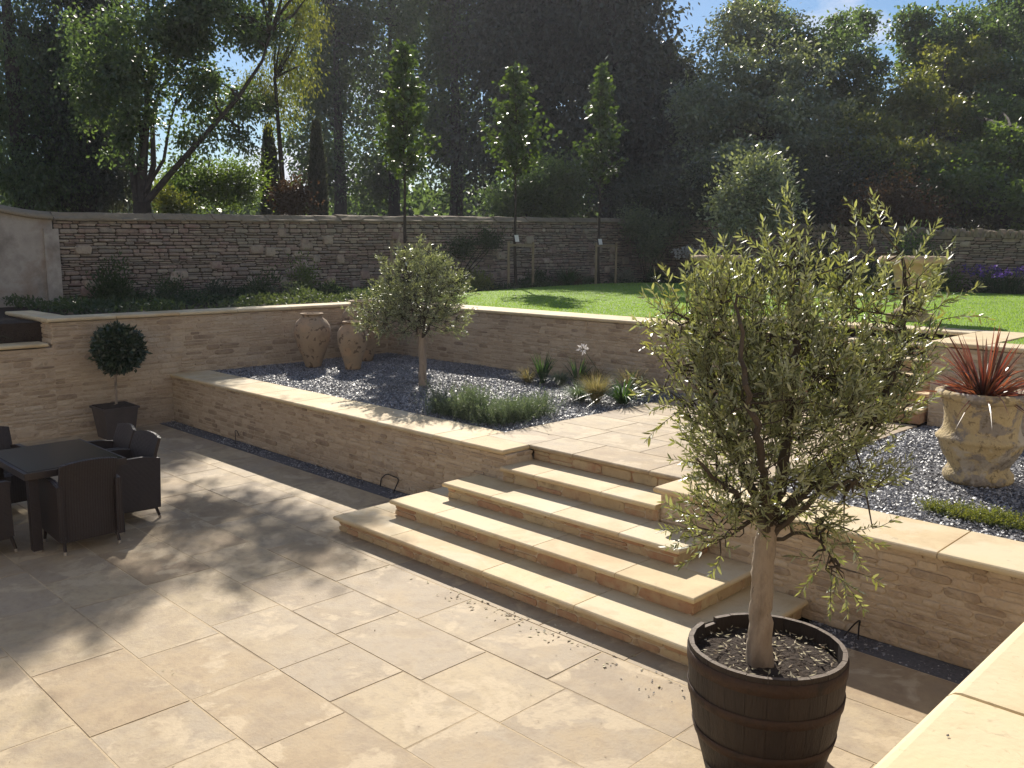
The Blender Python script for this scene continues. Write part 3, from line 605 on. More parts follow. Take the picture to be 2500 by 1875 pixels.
# shade-casting tree whose crown reaches over the patio sun path
b=gbase(352,20.5)
bl=blobs_px([(300,170,20.5,130,150,1.5),(430,80,20.5,150,110,1.6),(500,190,21,80,90,1.2),(600,60,22,100,90,1.2),(310,330,20.5,60,90,.9),(470,330,21,50,60,.7),(430,410,21,45,50,.6),(600,250,22,50,60,.7),(590,330,22,40,50,.5),(520,300,21.5,40,50,.5),(230,250,21,60,110,.9)])
bl+=[(-20.4,10.3,8.2,1.5,1.5,1.2),(-20.4,9.3,9.8,1.6,1.6,1.2),(-20.2,11.4,9.7,1.5,1.5,1.0),(-20.0,12.6,11.0,1.3,1.3,.9),(-20,11,11.6,1.5,1.5,1.),(-20,13.5,9.9,.8,1.0,.6),(-19.9,14.6,10.8,.8,1.1,.6)]
def limbs(mb):
    nn=[]
    for px_,pts,r in ((0,[(352,500),(420,420),(500,330),(580,240),(640,150),(660,80)],.085),(0,[(345,500),(352,380),(360,250),(380,120),(400,0)],.11),(0,[(350,505),(375,400),(372,300),(390,215),(470,140)],.08),(0,[(335,500),(322,400),(318,290),(300,180),(280,60)],.09),(0,[(348,500),(340,420),(345,330),(330,220),(350,100),(420,-60)],.08),(0,[(352,470),(400,390),(415,300),(440,210)],.05)):
        P_=[atD(x,y,20.5+k*.25) for k,(x,y) in enumerate(pts)];mb.tube(P_,np.linspace(r,r*.3,len(P_)),7);nn+=P_[2:]+[(a+b)/2 for a,b in zip(P_[2:-1],P_[3:])]
    return nn
_l=limbs
def limbs(mb):
    return _l(mb)
tree('multi_stem_tree','loose leafy tree with several dark leaning stems behind the left garden wall','tree',b,up(b,[(0,0,0),(.05,0,1),(0,0,2.1)]),[.3,.26,.2],bl,680,100,.11,'deep',clr=.31,droop=.35,nl=40,group=G,seed=110,shell=.1,extra=limbs)
b=gbase(690,24)
tree('weeping_tree','yellowish weeping tree with hanging leaf strands left of the first cypress','tree',b,up(b,[(0,0,0),(.1,0,3),(-.1,0,5.5)]),[.09,.07,.04],blobs_px([(690,150,24,70,110,.9),(640,230,24,70,60,.7),(720,40,24,70,80,.8),(560,260,23.5,50,40,.5),(700,290,24,40,50,.5)]),90,110,.10,'yel',clr=.42,droop=1.6,group=G,seed=112,shell=.1,aspect=.35,nl=16,r0=.03)
# cypresses
for i,(px,yt,w,D,lab) in enumerate(((665,318,28,27,'narrow dark cypress column standing in the sky gap'),(780,308,25,26,'narrow dark cypress column to the right of the sky gap one'))):
    b=gbase(px,D);top_=atD(px,yt,D);H=top_[2]-b[2];t=thing('cypress',lab,'tree',b,'slim cypresses beyond the wall');mb=MB()
    N=15000;h=R.beta(1.1,1.0,N);a=R.uniform(0,6.28,N);prof=np.minimum(1,(1-h)*3.0)**.55*np.clip(.72+h*0,0,1)*(1-.38*h);rr=w/FPX*D*1.25*prof*np.sqrt(R.uniform(.55,1,N))*(1+.10*np.sin(a*3+h*22))
    P=np.stack([b[0]+rr*np.cos(a),b[1]+rr*np.sin(a),b[2]+.1+h*(H-.1)],1);Dd=np.stack([np.cos(a)*.35,np.sin(a)*.35,np.ones(N)],1)+R.normal(0,.25,(N,3))
    mb.quads(leafquads(P,Dd,.16,.35,5),4);mb.build('foliage',M['dark'],t)
    mb=MB();mb.tube([b,b+np.array([0,0,H*.5]),b+np.array([0,0,H*.9])],[.12,.09,.03],8);mb.build('trunk',M['darkbark'],t)
# pale glossy shrubs behind the wall in the gap
def shrub(name,label,c,blobs,ncl,nleaf,size,lm,clr=.2,droop=.0,group=None,seed=0,shell=.2,aspect=.5,stems=7,cat='shrub',r0=.015,flat=1):
    t=thing(name,label,cat,c,group);mb=MB();C=crown(mb,blobs,ncl,nleaf,size,clr,aspect,droop,seed,shell,flat);mb.build('foliage',M[lm],t)
    mb=MB();rg=np.random.default_rng(seed);c=np.array(c)
    for k in C[rg.choice(len(C),min(stems,len(C)),replace=False)]:
        mb.tube([c+rg.normal(0,.02,3)*np.array([1,1,0]),(c+k)/2+rg.normal(0,.04,3),k],[r0,r0*.7,r0*.25],5)
    mb.build('stems',M['darkbark'],t);return t
b=gbase(500,23);shrub('flowering_shrub','pale speckled leafy shrub filling the sky gap just above the wall',b,blobs_px([(430,470,23,60,55,.6),(520,450,23,70,65,.7),(590,440,23,50,60,.6)]),120,110,.09,'mid',clr=.42,seed=120,group='shrubs beyond the wall')
b=gbase(440,21);shrub('bright_shrub','small bright green bush peeping over the wall beside the leaning stems',b,blobs_px([(440,505,21,30,22,.4),(400,490,21,24,24,.3)]),30,80,.08,'yel',clr=.25,seed=121,group='shrubs beyond the wall')
b=gbase(715,23);shrub('brown_shrub','dull olive brown bush between the two cypress columns',b,blobs_px([(715,490,23,38,45,.5)]),60,90,.08,'rust',clr=.3,seed=122,group='shrubs beyond the wall')
# tall far trees (centre)
for i,(px,D,sc,lab,lm,ncl) in enumerate((
   (830,52,[(800,230,52,110,190,3),(850,60,52,130,150,3),(760,-60,52,120,100,3),(790,420,52,90,90,3)],'tall airy tree with sky showing through just right of the cypresses','deep',230),
   (960,56,[(960,250,56,120,200,3),(980,60,56,130,150,3),(930,430,56,100,90,3),(940,-80,56,140,90,3)],'tall airy tree directly behind the first young tree','deep',230),
   (1110,50,[(1100,330,50,110,170,3),(1110,120,50,110,150,3),(1100,-50,50,140,110,3)],'tall airy tree between the first and second young trees','deep',260))):
    b=gbase(px,D,1.);tree('tall_tree',lab,'tree',b,up(b,[(0,0,0),(.2,0,5),(.1,0,10),(0,0,15)]),[.45,.35,.22,.08],blobs_px(sc),ncl,120,.26,lm,clr=1.15,droop=.3,group=G,seed=130+i,shell=.05,nl=24,r0=.1)
for i,(px,D,sc,lab) in enumerate((
   (1290,46,[(1290,330,46,130,190,4),(1280,110,46,130,170,4),(1290,-70,46,130,120,4)],'dense black green conifer behind the second young tree'),
   (1480,44,[(1500,340,44,130,190,4),(1480,120,44,130,180,4),(1480,-60,44,140,120,4)],'dense black green conifer behind the third young tree'),
   (1620,46,[(1620,400,46,100,150,3),(1600,230,46,80,110,3)],'dense black green conifer between the third young tree and the sparkling tree'))):
    b=gbase(px,D,1.);tree('dark_conifer',lab,'tree',b,up(b,[(0,0,0),(0,0,6),(0,0,12)]),[.45,.35,.15],blobs_px(sc),420,130,.28,'dark',clr=1.35,droop=.7,group=G,seed=140+i,shell=.1,nl=16,r0=.1)
# low far wood closing the horizon
mb=MB();crown(mb,[(p[0],p[1],p[2],6,6,3.4) for p in [atD(x,575,70) for x in range(-500,3200,120)]],1000,110,.7,2.0,.6,.2,150,.1);o=mb.build('far_wood',M['deep']);tag(o,kind='stuff')
# right hand trees
for i,(px,D,sc,lab) in enumerate(((1800,42,[(1760,400,42,150,150,3),(1900,430,42,150,130,3)],'dark tree standing behind the sparkling tree'),(2080,44,[(2080,380,44,150,120,3),(2200,430,44,140,120,3)],'dark tree standing behind the feathery tree below the sky notch'),(2400,42,[(2380,360,42,170,150,3),(2480,300,42,120,160,3)],'dark tree standing behind the yellowing tree'))):
    b=gbase(px,D,1.);tree('background_tree',lab,'tree',b,up(b,[(0,0,0),(0,0,5),(0,0,9)]),[.35,.25,.1],blobs_px(sc),420,130,.24,'dark',clr=1.1,droop=.4,group=G,seed=180+i,shell=.1,nl=12,r0=.08)
def rt(name,lab,px,D,bl,ncl,nleaf,size,lm,seed,clr=.5,droop=.2,**k):
    bl=[(x_,y_,26+(470-y_)*.028*1.0,rx_,ry_,rz_) for x_,y_,d_,rx_,ry_,rz_ in bl]
    D=sum(b_[2] for b_ in bl)/len(bl);b=gbase(px,D,1.4);H=[(0,0,0),(.1,0,2.5),(0,.1,5)];return tree(name,lab,'tree',b,up(b,H),[.2,.15,.08],blobs_px(bl),int(ncl*1.2),nleaf,size*1.35,lm,clr=clr*.8,flat=.6,droop=droop,group='trees along the far lawn wall',seed=seed,shell=.25,nl=11,**k)
rt('sparkling_tree','broad tree with glinting grey green leaves left of the blue sky notch',1880,30,[(1880,230,30,180,130,2.4),(1740,290,30,110,110,1.8),(1830,90,30,110,100,1.8),(1960,330,30,140,90,2),(1790,420,30,110,70,1.6)],330,110,.115,'gloss',160,clr=.6)
rt('feathery_tree','upright dark tree reaching into the blue sky at the sparkling tree\'s right shoulder',2070,34,[(2070,200,34,65,150,1.6),(2040,90,34,35,80,1),(2110,60,34,28,60,.8),(1960,130,34,60,70,1.4),(1880,30,34,50,60,1.2)],200,90,.12,'deep',161,clr=.5)
rt('yellowing_tree','yellow green bushy tree below the right end of the sky notch',2250,28,[(2220,280,28,110,100,1.8),(2130,330,28,90,70,1.4),(2330,200,28,110,100,1.8),(2200,400,28,120,70,1.8)],260,110,.11,'yel',162,clr=.55)
rt('broad_tree','large dark green tree filling the upper right corner',2390,31,[(2330,120,31,150,110,2.4),(2480,60,31,140,140,2.4),(2240,90,31,60,70,1.2),(2480,240,31,110,90,2)],300,110,.13,'deep',163,clr=.62)
rt('autumn_tree','tree with patches of yellow leaf at the right edge of the view above the wall',2440,26,[(2440,400,26,110,90,1.6),(2330,440,26,90,60,1.4),(2500,500,26,60,60,1),(2440,300,26,90,60,1.4)],230,110,.10,'mid',164,clr=.5)
b=gbase(1850,27);shrub('hanging_hedge','dark tangled hedge hanging over the far lawn wall',b,blobs_px([(1700,470,28,150,70,1.4),(1900,480,28,160,70,1.6),(2120,470,28,150,70,1.6),(2320,500,28,150,50,1.4),(2480,520,28,100,40,1.2),(1560,500,29,90,40,1)]),420,110,.12,'dark',clr=.65,seed=170,stems=14,group='hedges on the far wall')
shrub('glossy_shrub','glossy white glinting shrub against the far wall above the stone urn',gbase(1840,23.5),blobs_px([(1850,440,23.5,65,50,.8),(1790,510,23.5,45,60,.6),(1880,500,23.5,60,60,.7)]),120,100,.12,'olive2',clr=.42,seed=171,group='shrubs before the far wall')
shrub('rusty_shrub','reddish brown bush before the far wall behind the potted olive tree',gbase(2160,24),blobs_px([(2160,500,24.5,90,50,1),(2090,540,24.5,60,40,.8),(2250,530,24.5,50,40,.8)]),110,90,.09,'rust',clr=.42,seed=172,group='shrubs before the far wall')
shrub('rounded_yew','rounded dull green bush rising behind the wall between the second and third young trees',gbase(1340,27),blobs_px([(1340,470,27,95,70,1.2),(1390,430,27,50,50,.8),(1250,500,27,80,35,1)]),170,110,.10,'deep',clr=.45,seed=173,group='shrubs beyond the wall')
shrub('wall_climber','silvery climber sprawling over the corner of the garden wall',gbase(1580,27.5),blobs_px([(1560,545,27.5,50,30,.5),(1590,590,27,35,45,.4),(1640,550,27.5,50,22,.5)]),90,80,.09,'gloss',clr=.35,seed=174,group='climbers on the garden walls')
shrub('wall_creeper','dark green creeper patch on the rubble wall left of the second young tree',np.array([WX+.1,15.4,1.7]),[(WX+.12,15.6,2.65,.12,.55,.22),(WX+.12,16.5,2.9,.1,.7,.25),(WX+.12,14.7,2.35,.1,.4,.2)],70,60,.06,'herb',clr=.2,seed=175,group='climbers on the garden walls')
# ================================================================== young trees with stakes
def young(px,ytop,ylow,wpx,label,seed,tagged,X=-16.7,sd=(-.42,.38)):
    bx=atX(px,600,X);b=np.array([bx[0],bx[1],LZ-.08]);tp=atX(px,ytop,X)[2];lo=atX(px,ylow,X)[2];D=(bx-O)@fw
    t=thing('young_tree',label,'tree',b,'young staked trees in front of the rubble wall');H=tp-b[2]
    mb=MB();trunk=[b+np.array([.03*math.sin(k*1.3+seed),.03*math.cos(k*1.7+seed),H*k/9]) for k in range(10)];mb.tube(trunk,np.linspace(.045,.008,10),7)
    rg=np.random.default_rng(seed);w=wpx/FPX*D;LP=[];LD=[];LT=[]
    hs=np.linspace(lo-b[2],H-.05,44)
    for h in hs:
        f=(h-(lo-b[2]))/(tp-lo);wr=1.65*w*min(1,(1.06-f)**.75*1.02)*(.6+.4*min(1,f*5+.4))*rg.uniform(.7,1.15)
        for q in range(3):
            a=rg.uniform(0,6.28);L=wr*rg.uniform(.55,1);p0=b+np.array([0,0,h]);d=np.array([math.cos(a),math.sin(a),.75]);p1=p0+d/np.linalg.norm(d)*L*1.1
            mb.tube([p0,(p0+p1)/2-np.array([0,0,.03]),p1],[.012,.008,.003],4)
            n=int(13*L/.5)+5;tt=rg.uniform(.2,1.05,n)[:,None];P=p0+(p1-p0)*tt+rg.normal(0,.055,(n,3));LP.append(P);LD.append(rg.normal(0,.6,(n,3))+np.array([0,0,-.45])+d*.5);LT.append(np.full(n,rg.random()))
    mb.build('trunk',M['darkbark'],t);P=np.concatenate(LP);mb=MB();mb.quads(leafquads(P,np.concatenate(LD),.135,.75,seed),4,r=np.clip(np.concatenate(LT)*.5+rg.random(len(P))*.5,0,1));mb.build('foliage',M['young'],t)
    if tagged:
        c=atX(tagged[0],tagged[1],X+.1);mb=MB();e=cr*.05;f_=cu*.09
        tl=e*.3
        V=[c-e-f_+tl,c+e-f_+tl,c+e+f_-tl,c-e+f_-tl];nn=np.array([.006,0,0]);mb.add(V+[v-nn for v in V],[(0,1,2,3),(7,6,5,4),(0,4,5,1),(1,5,6,2),(2,6,7,3),(3,7,4,0)]);mb.build('label_tag',M['label'],t)
    # timber stakes
    for k,(dx,lb) in enumerate(sd):
        s=b+np.array([.25,dx,0]);mb=MB();mb.tube([s,s+np.array([0,0,1.25])],.035,9);o=mb.build('tree_stake',M['stake'],loc=s)
        tag(o,lb,'stake','timber stakes beside the young trees')
    mb=MB();s0=b+np.array([.29,sd[0][0],1.16]);s1=b+np.array([.29,sd[1][0],1.16]);mb.box(s0[0]-.012,s0[0]+.012,min(s0[1],s1[1]),max(s0[1],s1[1]),s0[2]-.03,s0[2]+.03);o=mb.build('crossbar',M['stake'],t)
young(990,115,440,66,'slim young tree nearest the cypresses, in front of the rubble wall',201,(990,640),sd=((-.6,'round timber stake left of the first young tree'),(.55,'round timber stake right of the first young tree')))
young(1258,165,440,64,'slim young tree with conical crown standing in the middle of the three',202,(1262,582),sd=((-.5,'round timber stake left of the middle young tree'),(.42,'round timber stake right of the middle young tree')))
young(1462,160,455,50,'slim young tree with narrow crown nearest the far wall corner',203,(1466,591),sd=((-.42,'round timber stake left of the third young tree'),(.5,'round timber stake right of the third young tree')))
# ================================================================== border plants
def tuft(mb,c,n,h,spread,w,droop=.35,seed=0,seg=4,stiff=1,tw=0):
    """arching blades"""
    rg=np.random.default_rng(seed);c=np.array(c,float);a=rg.uniform(0,6.28,n);L=h*rg.uniform(.6,1.15,n);s=rg.uniform(.05,1,n)*spread
    d=np.stack([np.cos(a)*s,np.sin(a)*s,np.ones(n)],1);d=nrm(d);side=nrm(np.cross(d,np.array([0,0,1.])+rg.normal(0,.15,(n,3))));base=c+np.stack([np.cos(a),np.sin(a),0*a],1)*(rg.uniform(0,1,n)*spread*h*.12)[:,None]
    if tw: side=nrm(side+rg.normal(0,tw,(n,3)))
    V=[];dr=droop*rg.uniform(.3,1.4,n)
    hz=np.stack([np.cos(a),np.sin(a),0*a],1)
    for k in range(seg+1):
        t=k/seg;p=base+d*(L*t)[:,None]+hz*(L*dr*t*t*.6)[:,None]-np.array([0,0,1])*(L*dr*t**2.4*.75)[:,None]
        ww=w*(1-t**2.2)*(.7+.3*min(1,t*4));V+= [p-side*ww/2,p+side*ww/2]
    V=np.stack(V,1);F=[(2*k,2*k+1,2*k+3,2*k+2) for k in range(seg)]
    mb.quads(V,2*seg+2,faces=F,r=rg.random(n))
def grassp(name,label,c,n,h,spread,w,m_,droop=.4,seed=0,cat='plant',group=None,**k):
    mb=MB();tuft(mb,c,n,h,spread,w,droop,seed,**k);o=mb.build(name,M[m_],loc=c);return tag(o,label,cat,group)
def mound(name,label,c,r,h,n,size,m_,seed=0,group=None,aspect=.45,cat='plant',up_=.3,clumps=16):
    mb=MB();rg=np.random.default_rng(seed);c=np.array(c,float)
    cc=nrm(rg.normal(size=(clumps,3)));cc[:,2]=abs(cc[:,2]);cc=c+cc*np.array([r,r,h])*rg.uniform(.3,.95,(clumps,1));i=rg.integers(0,clumps,n)
    off=rg.normal(size=(n,3));P=cc[i]+off*np.array([r,r,h])*.22;P[:,2]=np.maximum(P[:,2],c[2]+.01);D=off+np.array([0,0,up_*3])
    mb.quads(leafquads(P,D,size,aspect,seed),4,r=np.clip(rg.random(clumps)[i]*.5+rg.random(n)*.5,0,1))
    for k in range(6): 
        q=cc[rg.integers(clumps)];mb.tube([c,(c+q)/2,q],[.008,.006,.003],4)
    o=mb.build(name,M[m_],loc=c);return tag(o,label,cat,group)
BG='low plants in the wall border'
N=60000;P=np.stack([R.uniform(-17.4,-13.9,N),R.uniform(4.8,23.8,N),np.zeros(N)],1)
P2=np.stack([R.uniform(-16.5,0,16000),R.uniform(22.7,23.8,16000),np.zeros(16000)],1);P=np.concatenate([P,P2])
P=P[~inpoly(P,lawn)];cl=.5+.5*np.sin(P[:,0]*2.3+np.cos(P[:,1]*1.7))*np.cos(P[:,1]*2.9+P[:,0]);k=R.random(len(P))<cl**1.5*1.1;P=P[k];cl=cl[k];P[:,2]=LZ-.05+R.random(len(P))*.24*cl
D=R.normal(size=P.shape)+np.array([0,0,.9]);mb=MB();mb.quads(leafquads(P,D,.07,.5,299),4,r=np.clip(.5+.5*np.sin(P[:,0]*1.3+P[:,1]*.9)+R.normal(0,.2,len(P)),0,1));o=mb.build('border_ground_cover',M['herb']);tag(o,kind='stuff')
LB=[(-17.1,6.6,.42,.95,2600,.07,'herb','tall feathery spurge beside the rendered wall end'),
 (-16.7,7.5,.38,.45,1500,.06,'herb','low dark mound to the right of the tall spurge'),
 (-16.8,8.5,.35,.35,1300,.06,'greyherb','low grey mound along the rubble wall, third from the left'),
 (-16.7,9.5,.42,.55,1800,.06,'herb','bushy dark plant at the wall foot above the standing jars'' left'.replace("''","")),
 (-15.8,9.6,.45,.3,1700,.055,'greyherb','grey green carpet clump spilling towards the wall coping above the first jar'),
 (-15.9,10.7,.42,.3,1600,.055,'herb','soft green clump above the pair of clay jars'),
 (-17.0,10.6,.35,.8,1700,.06,'mid','upright leafy plant rising against the rubble wall above the jars'),
 (-16.0,12.0,.4,.35,1500,.06,'herb','dark clump behind the small olive tree'),
 (-16.8,13.9,.4,.4,1400,.06,'herb','dark clump right of the first young tree'),
 (-16.6,15.3,.5,.55,1900,.07,'yel','yellowish fern like clump where the lawn edge starts'),
 (-17.0,18.2,.4,.4,1400,.06,'herb','dark clump right of the middle young tree'),
 (-17.0,19.4,.45,.35,1500,.07,'rust','brownish clump left of the third young tree'),
 (-16.9,21.9,.45,.4,1400,.07,'vari','pale edged clump right of the third young tree'),
 (-15.6,23.3,.5,.4,1600,.07,'vari','pale speckled ground cover under the white flowers'),
 (-13.8,23.4,.5,.4,1600,.07,'vari','pale speckled ground cover left of the stone lawn urn'),
 (-12.2,23.4,.5,.5,1500,.07,'herb','dark clump behind the left stone lawn urn'),
 (-10.0,23.5,.6,.8,1800,.08,'herb','dark bush before the far wall between the two lawn urns'),
 (-8.2,23.4,.5,.6,1500,.08,'mid','green bush just left of the right lawn urn'),
 (-6.9,23.5,.6,.5,1700,.07,'herb','dark leafy base under the purple flowers'),
 (-11.2,23.45,.9,1.3,3200,.09,'dark','tall dark bush added to darken the far wall between the two stone lawn urns'),  # this dark bush and the next are added to darken the far wall
 (-4.2,23.4,.9,1.2,3000,.09,'dark','tall dark bush added to darken the far wall beyond the purple flowers'),
 (-8.9,23.5,.8,1.35,2800,.09,'deep','tall leafy bush against the far wall behind the right lawn urn'),
 (-5.2,23.5,.6,.6,1600,.07,'herb','dark bush at the right edge before the far wall')]
for i,(x,y,r,h,n_,sz,m_,lb) in enumerate(LB): mound('border_plant',lb,(x,y,LZ-.06),r,h,n_,sz,m_,seed=300+i,group=BG)
grassp('border_grass','arching green grass clump right of the middle young tree',(-16.6,18.9,LZ-.06),420,.75,.9,.012,'strap',.5,321,group='grass clumps')
grassp('border_grass','arching strap leaved clump beside the third stake',(-16.3,22.6,LZ-.06),300,.6,.9,.02,'strap',.5,322,group='grass clumps')
grassp('border_grass','bright grassy clump by the left lawn urn',(-12.6,22.9,LZ-.06),320,.6,.9,.015,'yel',.5,323,group='grass clumps')
grassp('ledge_grass','dark spiky clump on the lower ledge at the far left',(-14.0,3.5,1.33),260,.5,1.,.02,'strap',.7,324,group='grass clumps')
mound('ledge_shrub','dark shrub on the lower ledge below the rendered wall end',(-14.4,3.0,1.3),.6,.55,2200,.07,'bay',325,group=BG)
# white round flower heads on stems
def flowers(name,label,c,n,r,h,hr,m_,seed,stem='strap',cat='flower',k=26,ps=.05,group=None):
    t=thing(name,label,cat,c,group);rg=np.random.default_rng(seed);ms=MB();c=np.array(c,float)
    for i in range(n):
        a=rg.uniform(0,6.28);q=rg.uniform(0,1)**.5*r;p=c+np.array([math.cos(a)*q,math.sin(a)*q,h*rg.uniform(.75,1.1)]);ms.tube([c+(p-c)*np.array([.3,.3,0]),(c+p)/2+np.array([0,0,.05]),p],[.005,.004,.003],4)
        d=nrm(rg.normal(size=(k,3)));mf=MB();mf.quads(leafquads(p+d*hr*.4,d+rg.normal(0,.2,(k,3)),hr,.6,seed+i),4);mf.build('flower_head',M[m_],t)
    ms.build('stems',M[stem],t);return t
flowers('white_agapanthus','drift of round white flower heads on tall stems before the far wall corner',(-15.2,23.2,LZ-.05),15,.85,1.05,.085,'white',330,group='white flowers')
flowers('white_agapanthus','two white flower heads left of the stone lawn urn',(-13.0,23.3,LZ-.05),3,.3,.85,.07,'white',331,group='white flowers')
flowers('purple_asters','patch of purple flowers at the right before the far wall',(-6.6,23.25,LZ-.05),70,1.0,.62,.05,'purple',332,k=14,group='purple flowers')
# ================================================================== small olive in slate bed
def oliveleaf(mb,P,D,size,seed,tone): mb.quads(leaffold(P,D,size,.21,seed),6,r=tone,faces=FOLD)
def twigs(starts,dirs,lens,mb_w,seed,gap=.018,size=.05,lead=.12,flop=.34,rw=.0022,splay=.85,ring=2):
    rg=np.random.default_rng(seed);LP=[];LD=[];LT=[]
    for s,d,L in zip(starts,dirs,lens):
        d=d/np.linalg.norm(d);n=max(3,int(L/gap));pts=[s];dd=d.copy()
        k=6
        bend=rg.normal(0,flop,3)
        for i in range(k): dd=nrm(dd+bend/k);pts.append(pts[-1]+dd*L/k)
        pts=np.array(pts);mb_w.tube(pts,np.linspace(rw,rw*.4,len(pts)),4,cap=False)
        tt=np.linspace(lead,1,n);ii=np.clip((tt*k).astype(int),0,k-1);fr=(tt*k-ii)[:,None];P=pts[ii]*(1-fr)+pts[ii+1]*fr;T=nrm(pts[ii+1]-pts[ii])
        a0=rg.uniform(0,6.28);tn=rg.random()
        for side in range(ring):
            ph=a0+np.arange(n)*1.5708+side*2*math.pi/ring
            u=nrm(np.cross(T,np.array([.3,.2,1.])));v=np.cross(T,u);D=T*(.9)+ (u*np.cos(ph)[:,None]+v*np.sin(ph)[:,None])*splay+rg.normal(0,.3,(n,3))
            LP.append(P);LD.append(D);LT.append(np.clip(tn*.55+rg.random(n)*.45,0,1))
        LP.append(pts[-1:]);LD.append(T[-1:]);LT.append(np.array([tn]))
    return np.concatenate(LP),np.concatenate(LD),np.concatenate(LT)
def olivetree(name,label,base,trunk,trad,limbs,blobs,ntw,tl,gap,lsize,seed,lm,cent,updir=.8,extra=None,cup=None):
    t=thing(name,label,'tree',base);rg=np.random.default_rng(seed);W=MB()
    W2=MB();T_=np.array(trunk,float);TT=[];RR=[]
    for i in range(len(T_)-1):
        for k in range(6): f=k/6;TT.append(T_[i]*(1-f)+T_[i+1]*f+rg.normal(0,.002,3));RR.append((trad[i]*(1-f)+trad[i+1]*f)*rg.uniform(.97,1.035))
    TT.append(T_[-1]);RR.append(trad[-1]);W2.tube(TT,RR,16);w2v=W2.v[-1];w2v+=rg.normal(0,.0013,w2v.shape);W2.build('trunk',M['bark'],t,smooth=True)
    nodes=[]
    for L,r in limbs:
        L=np.array(L);P=[]
        for i in range(len(L)-1):
            for k in range(5): P.append(L[i]+(L[i+1]-L[i])*k/5+rg.normal(0,.008,3))
        P.append(L[-1]);P=np.array(P);W.tube(P,np.linspace(r,r*.25,len(P)),7);nodes+=list(P[3:])
    nodes=np.array(nodes)
    bl=[b for b in blobs];vol=np.array([b[6] if len(b)>6 else 1 for b in bl])*np.array([b[3]*b[4]*b[5] for b in bl])**.75;vol/=vol.sum();S0=[];D0=[];LL=[]
    # secondary branches into each blob
    sec=[]
    for b in bl:
        for q in range(5):
            c=np.array(b[:3])+rg.normal(0,.45,3)*np.array(b[3:6]);nn=nodes[np.argmin(np.linalg.norm(nodes-c,axis=1)+.5*np.maximum(0,nodes[:,2]-c[2]))]
            mid=(nn+c)/2+rg.normal(0,.03,3);W.tube([nn,(nn+mid)/2,mid,(mid+c)/2,c],[.0075,.0065,.005,.004,.003],5);sec+=[mid,(mid+c)/2,c,(nn+mid)/2]
    sec=np.array(list(nodes)+sec)
    for b,k in zip(bl,rg.multinomial(ntw,vol)):
        d=nrm(rg.normal(size=(k,3)));r=rg.uniform(.25,1.0,(k,1))**.6;p=np.array(b[:3])+d*r*np.array(b[3:6])
        for pp,dd in zip(p,d):
            nn=sec[np.argmin(np.linalg.norm(sec-pp,axis=1))];dist=np.linalg.norm(pp-nn)
            if dist>.05: W.tube([nn,(nn+pp)/2+rg.normal(0,.012,3),pp],[.004,.0032,.0024],4,cap=False)
            g=nrm(pp-cent)*.75+dd*.35+np.array([0,0,updir])+rg.normal(0,.25,3);S0.append(pp);D0.append(g);LL.append(tl*rg.uniform(.55,1.3))
    if extra:
        for s,d,L in extra: S0.append(np.array(s));D0.append(np.array(d,float));LL.append(L);nn=sec[np.argmin(np.linalg.norm(sec-np.array(s),axis=1))];W.tube([nn,(nn+np.array(s))/2,np.array(s)],[.005,.004,.003],4,cap=False)
    P,D,T=twigs(S0,D0,LL,W,seed+1,gap,lsize)
    W.build('branches',M['darkbark'],t);mb=MB();oliveleaf(mb,P,D,lsize,seed+2,T);mb.build('foliage',M[lm],t)
    return t
c2=atZ(1032,942,.74);D2=(c2-O)@fw
q=lambda px,py,dd=0:atD(px,py,D2+dd)
tr=[c2+np.array([0,0,-.05]),c2+np.array([0,0,.02]),q(1032,890),q(1030,840),q(1028,800)]
lim=[([q(1030,835),q(1010,790,.1),q(960,750,.1),q(900,750,.05)],.028),([q(1030,830),q(1060,770,-.1),q(1100,730,-.1)],.025),([q(1028,820),q(1020,740,.15),q(1000,680,.1),q(985,640)],.028),([q(1028,820),q(1040,740,-.1),q(1050,680,-.1),q(1060,640)],.025),([q(1030,830),q(1040,775,-.3),q(1050,740,-.4)],.02),([q(1030,830),q(1010,775,.3),q(1000,720,.45)],.02)]
def pb2(px,py,rx,ry,dd=0,w=1): c=q(px,py,dd);s=D2/FPX;return (c[0],c[1],c[2],rx*s,rx*s,ry*s,w)
bl=[pb2(1010,690,75,60,0),pb2(960,740,60,50,.1),pb2(1080,710,55,55,-.1),pb2(1020,750,85,45,0,1.2),pb2(900,770,35,45,0),pb2(1100,780,40,35,0,.8),pb2(985,635,22,28,0,.8),pb2(1022,625,18,28,0,.8),pb2(950,660,25,25,.1),pb2(1070,650,28,25,0),pb2(1000,790,80,30,0,.6),pb2(925,800,35,22,0,.5),pb2(1110,700,22,22,0,.6)]
ext=[(q(885,760),(-.5,-.4,.9),.3),(q(870,770),(-.5,-.3,.5),.22),(q(1085,800),cr*.8-cu*.25,.28),(q(1125,735),cr*.7+cu*.7,.3),(q(1130,720),cr*.4+cu*.9,.28),(q(935,800),-cr*.3-cu*.6,.25)]
olivetree('small_olive_tree','rounded silvery olive tree growing out of the slate bed',c2,tr,[.08,.062,.055,.052,.05],lim,bl,1300,.15,.019,.042,401,'olive2',q(1020,760),updir=.5,extra=ext)
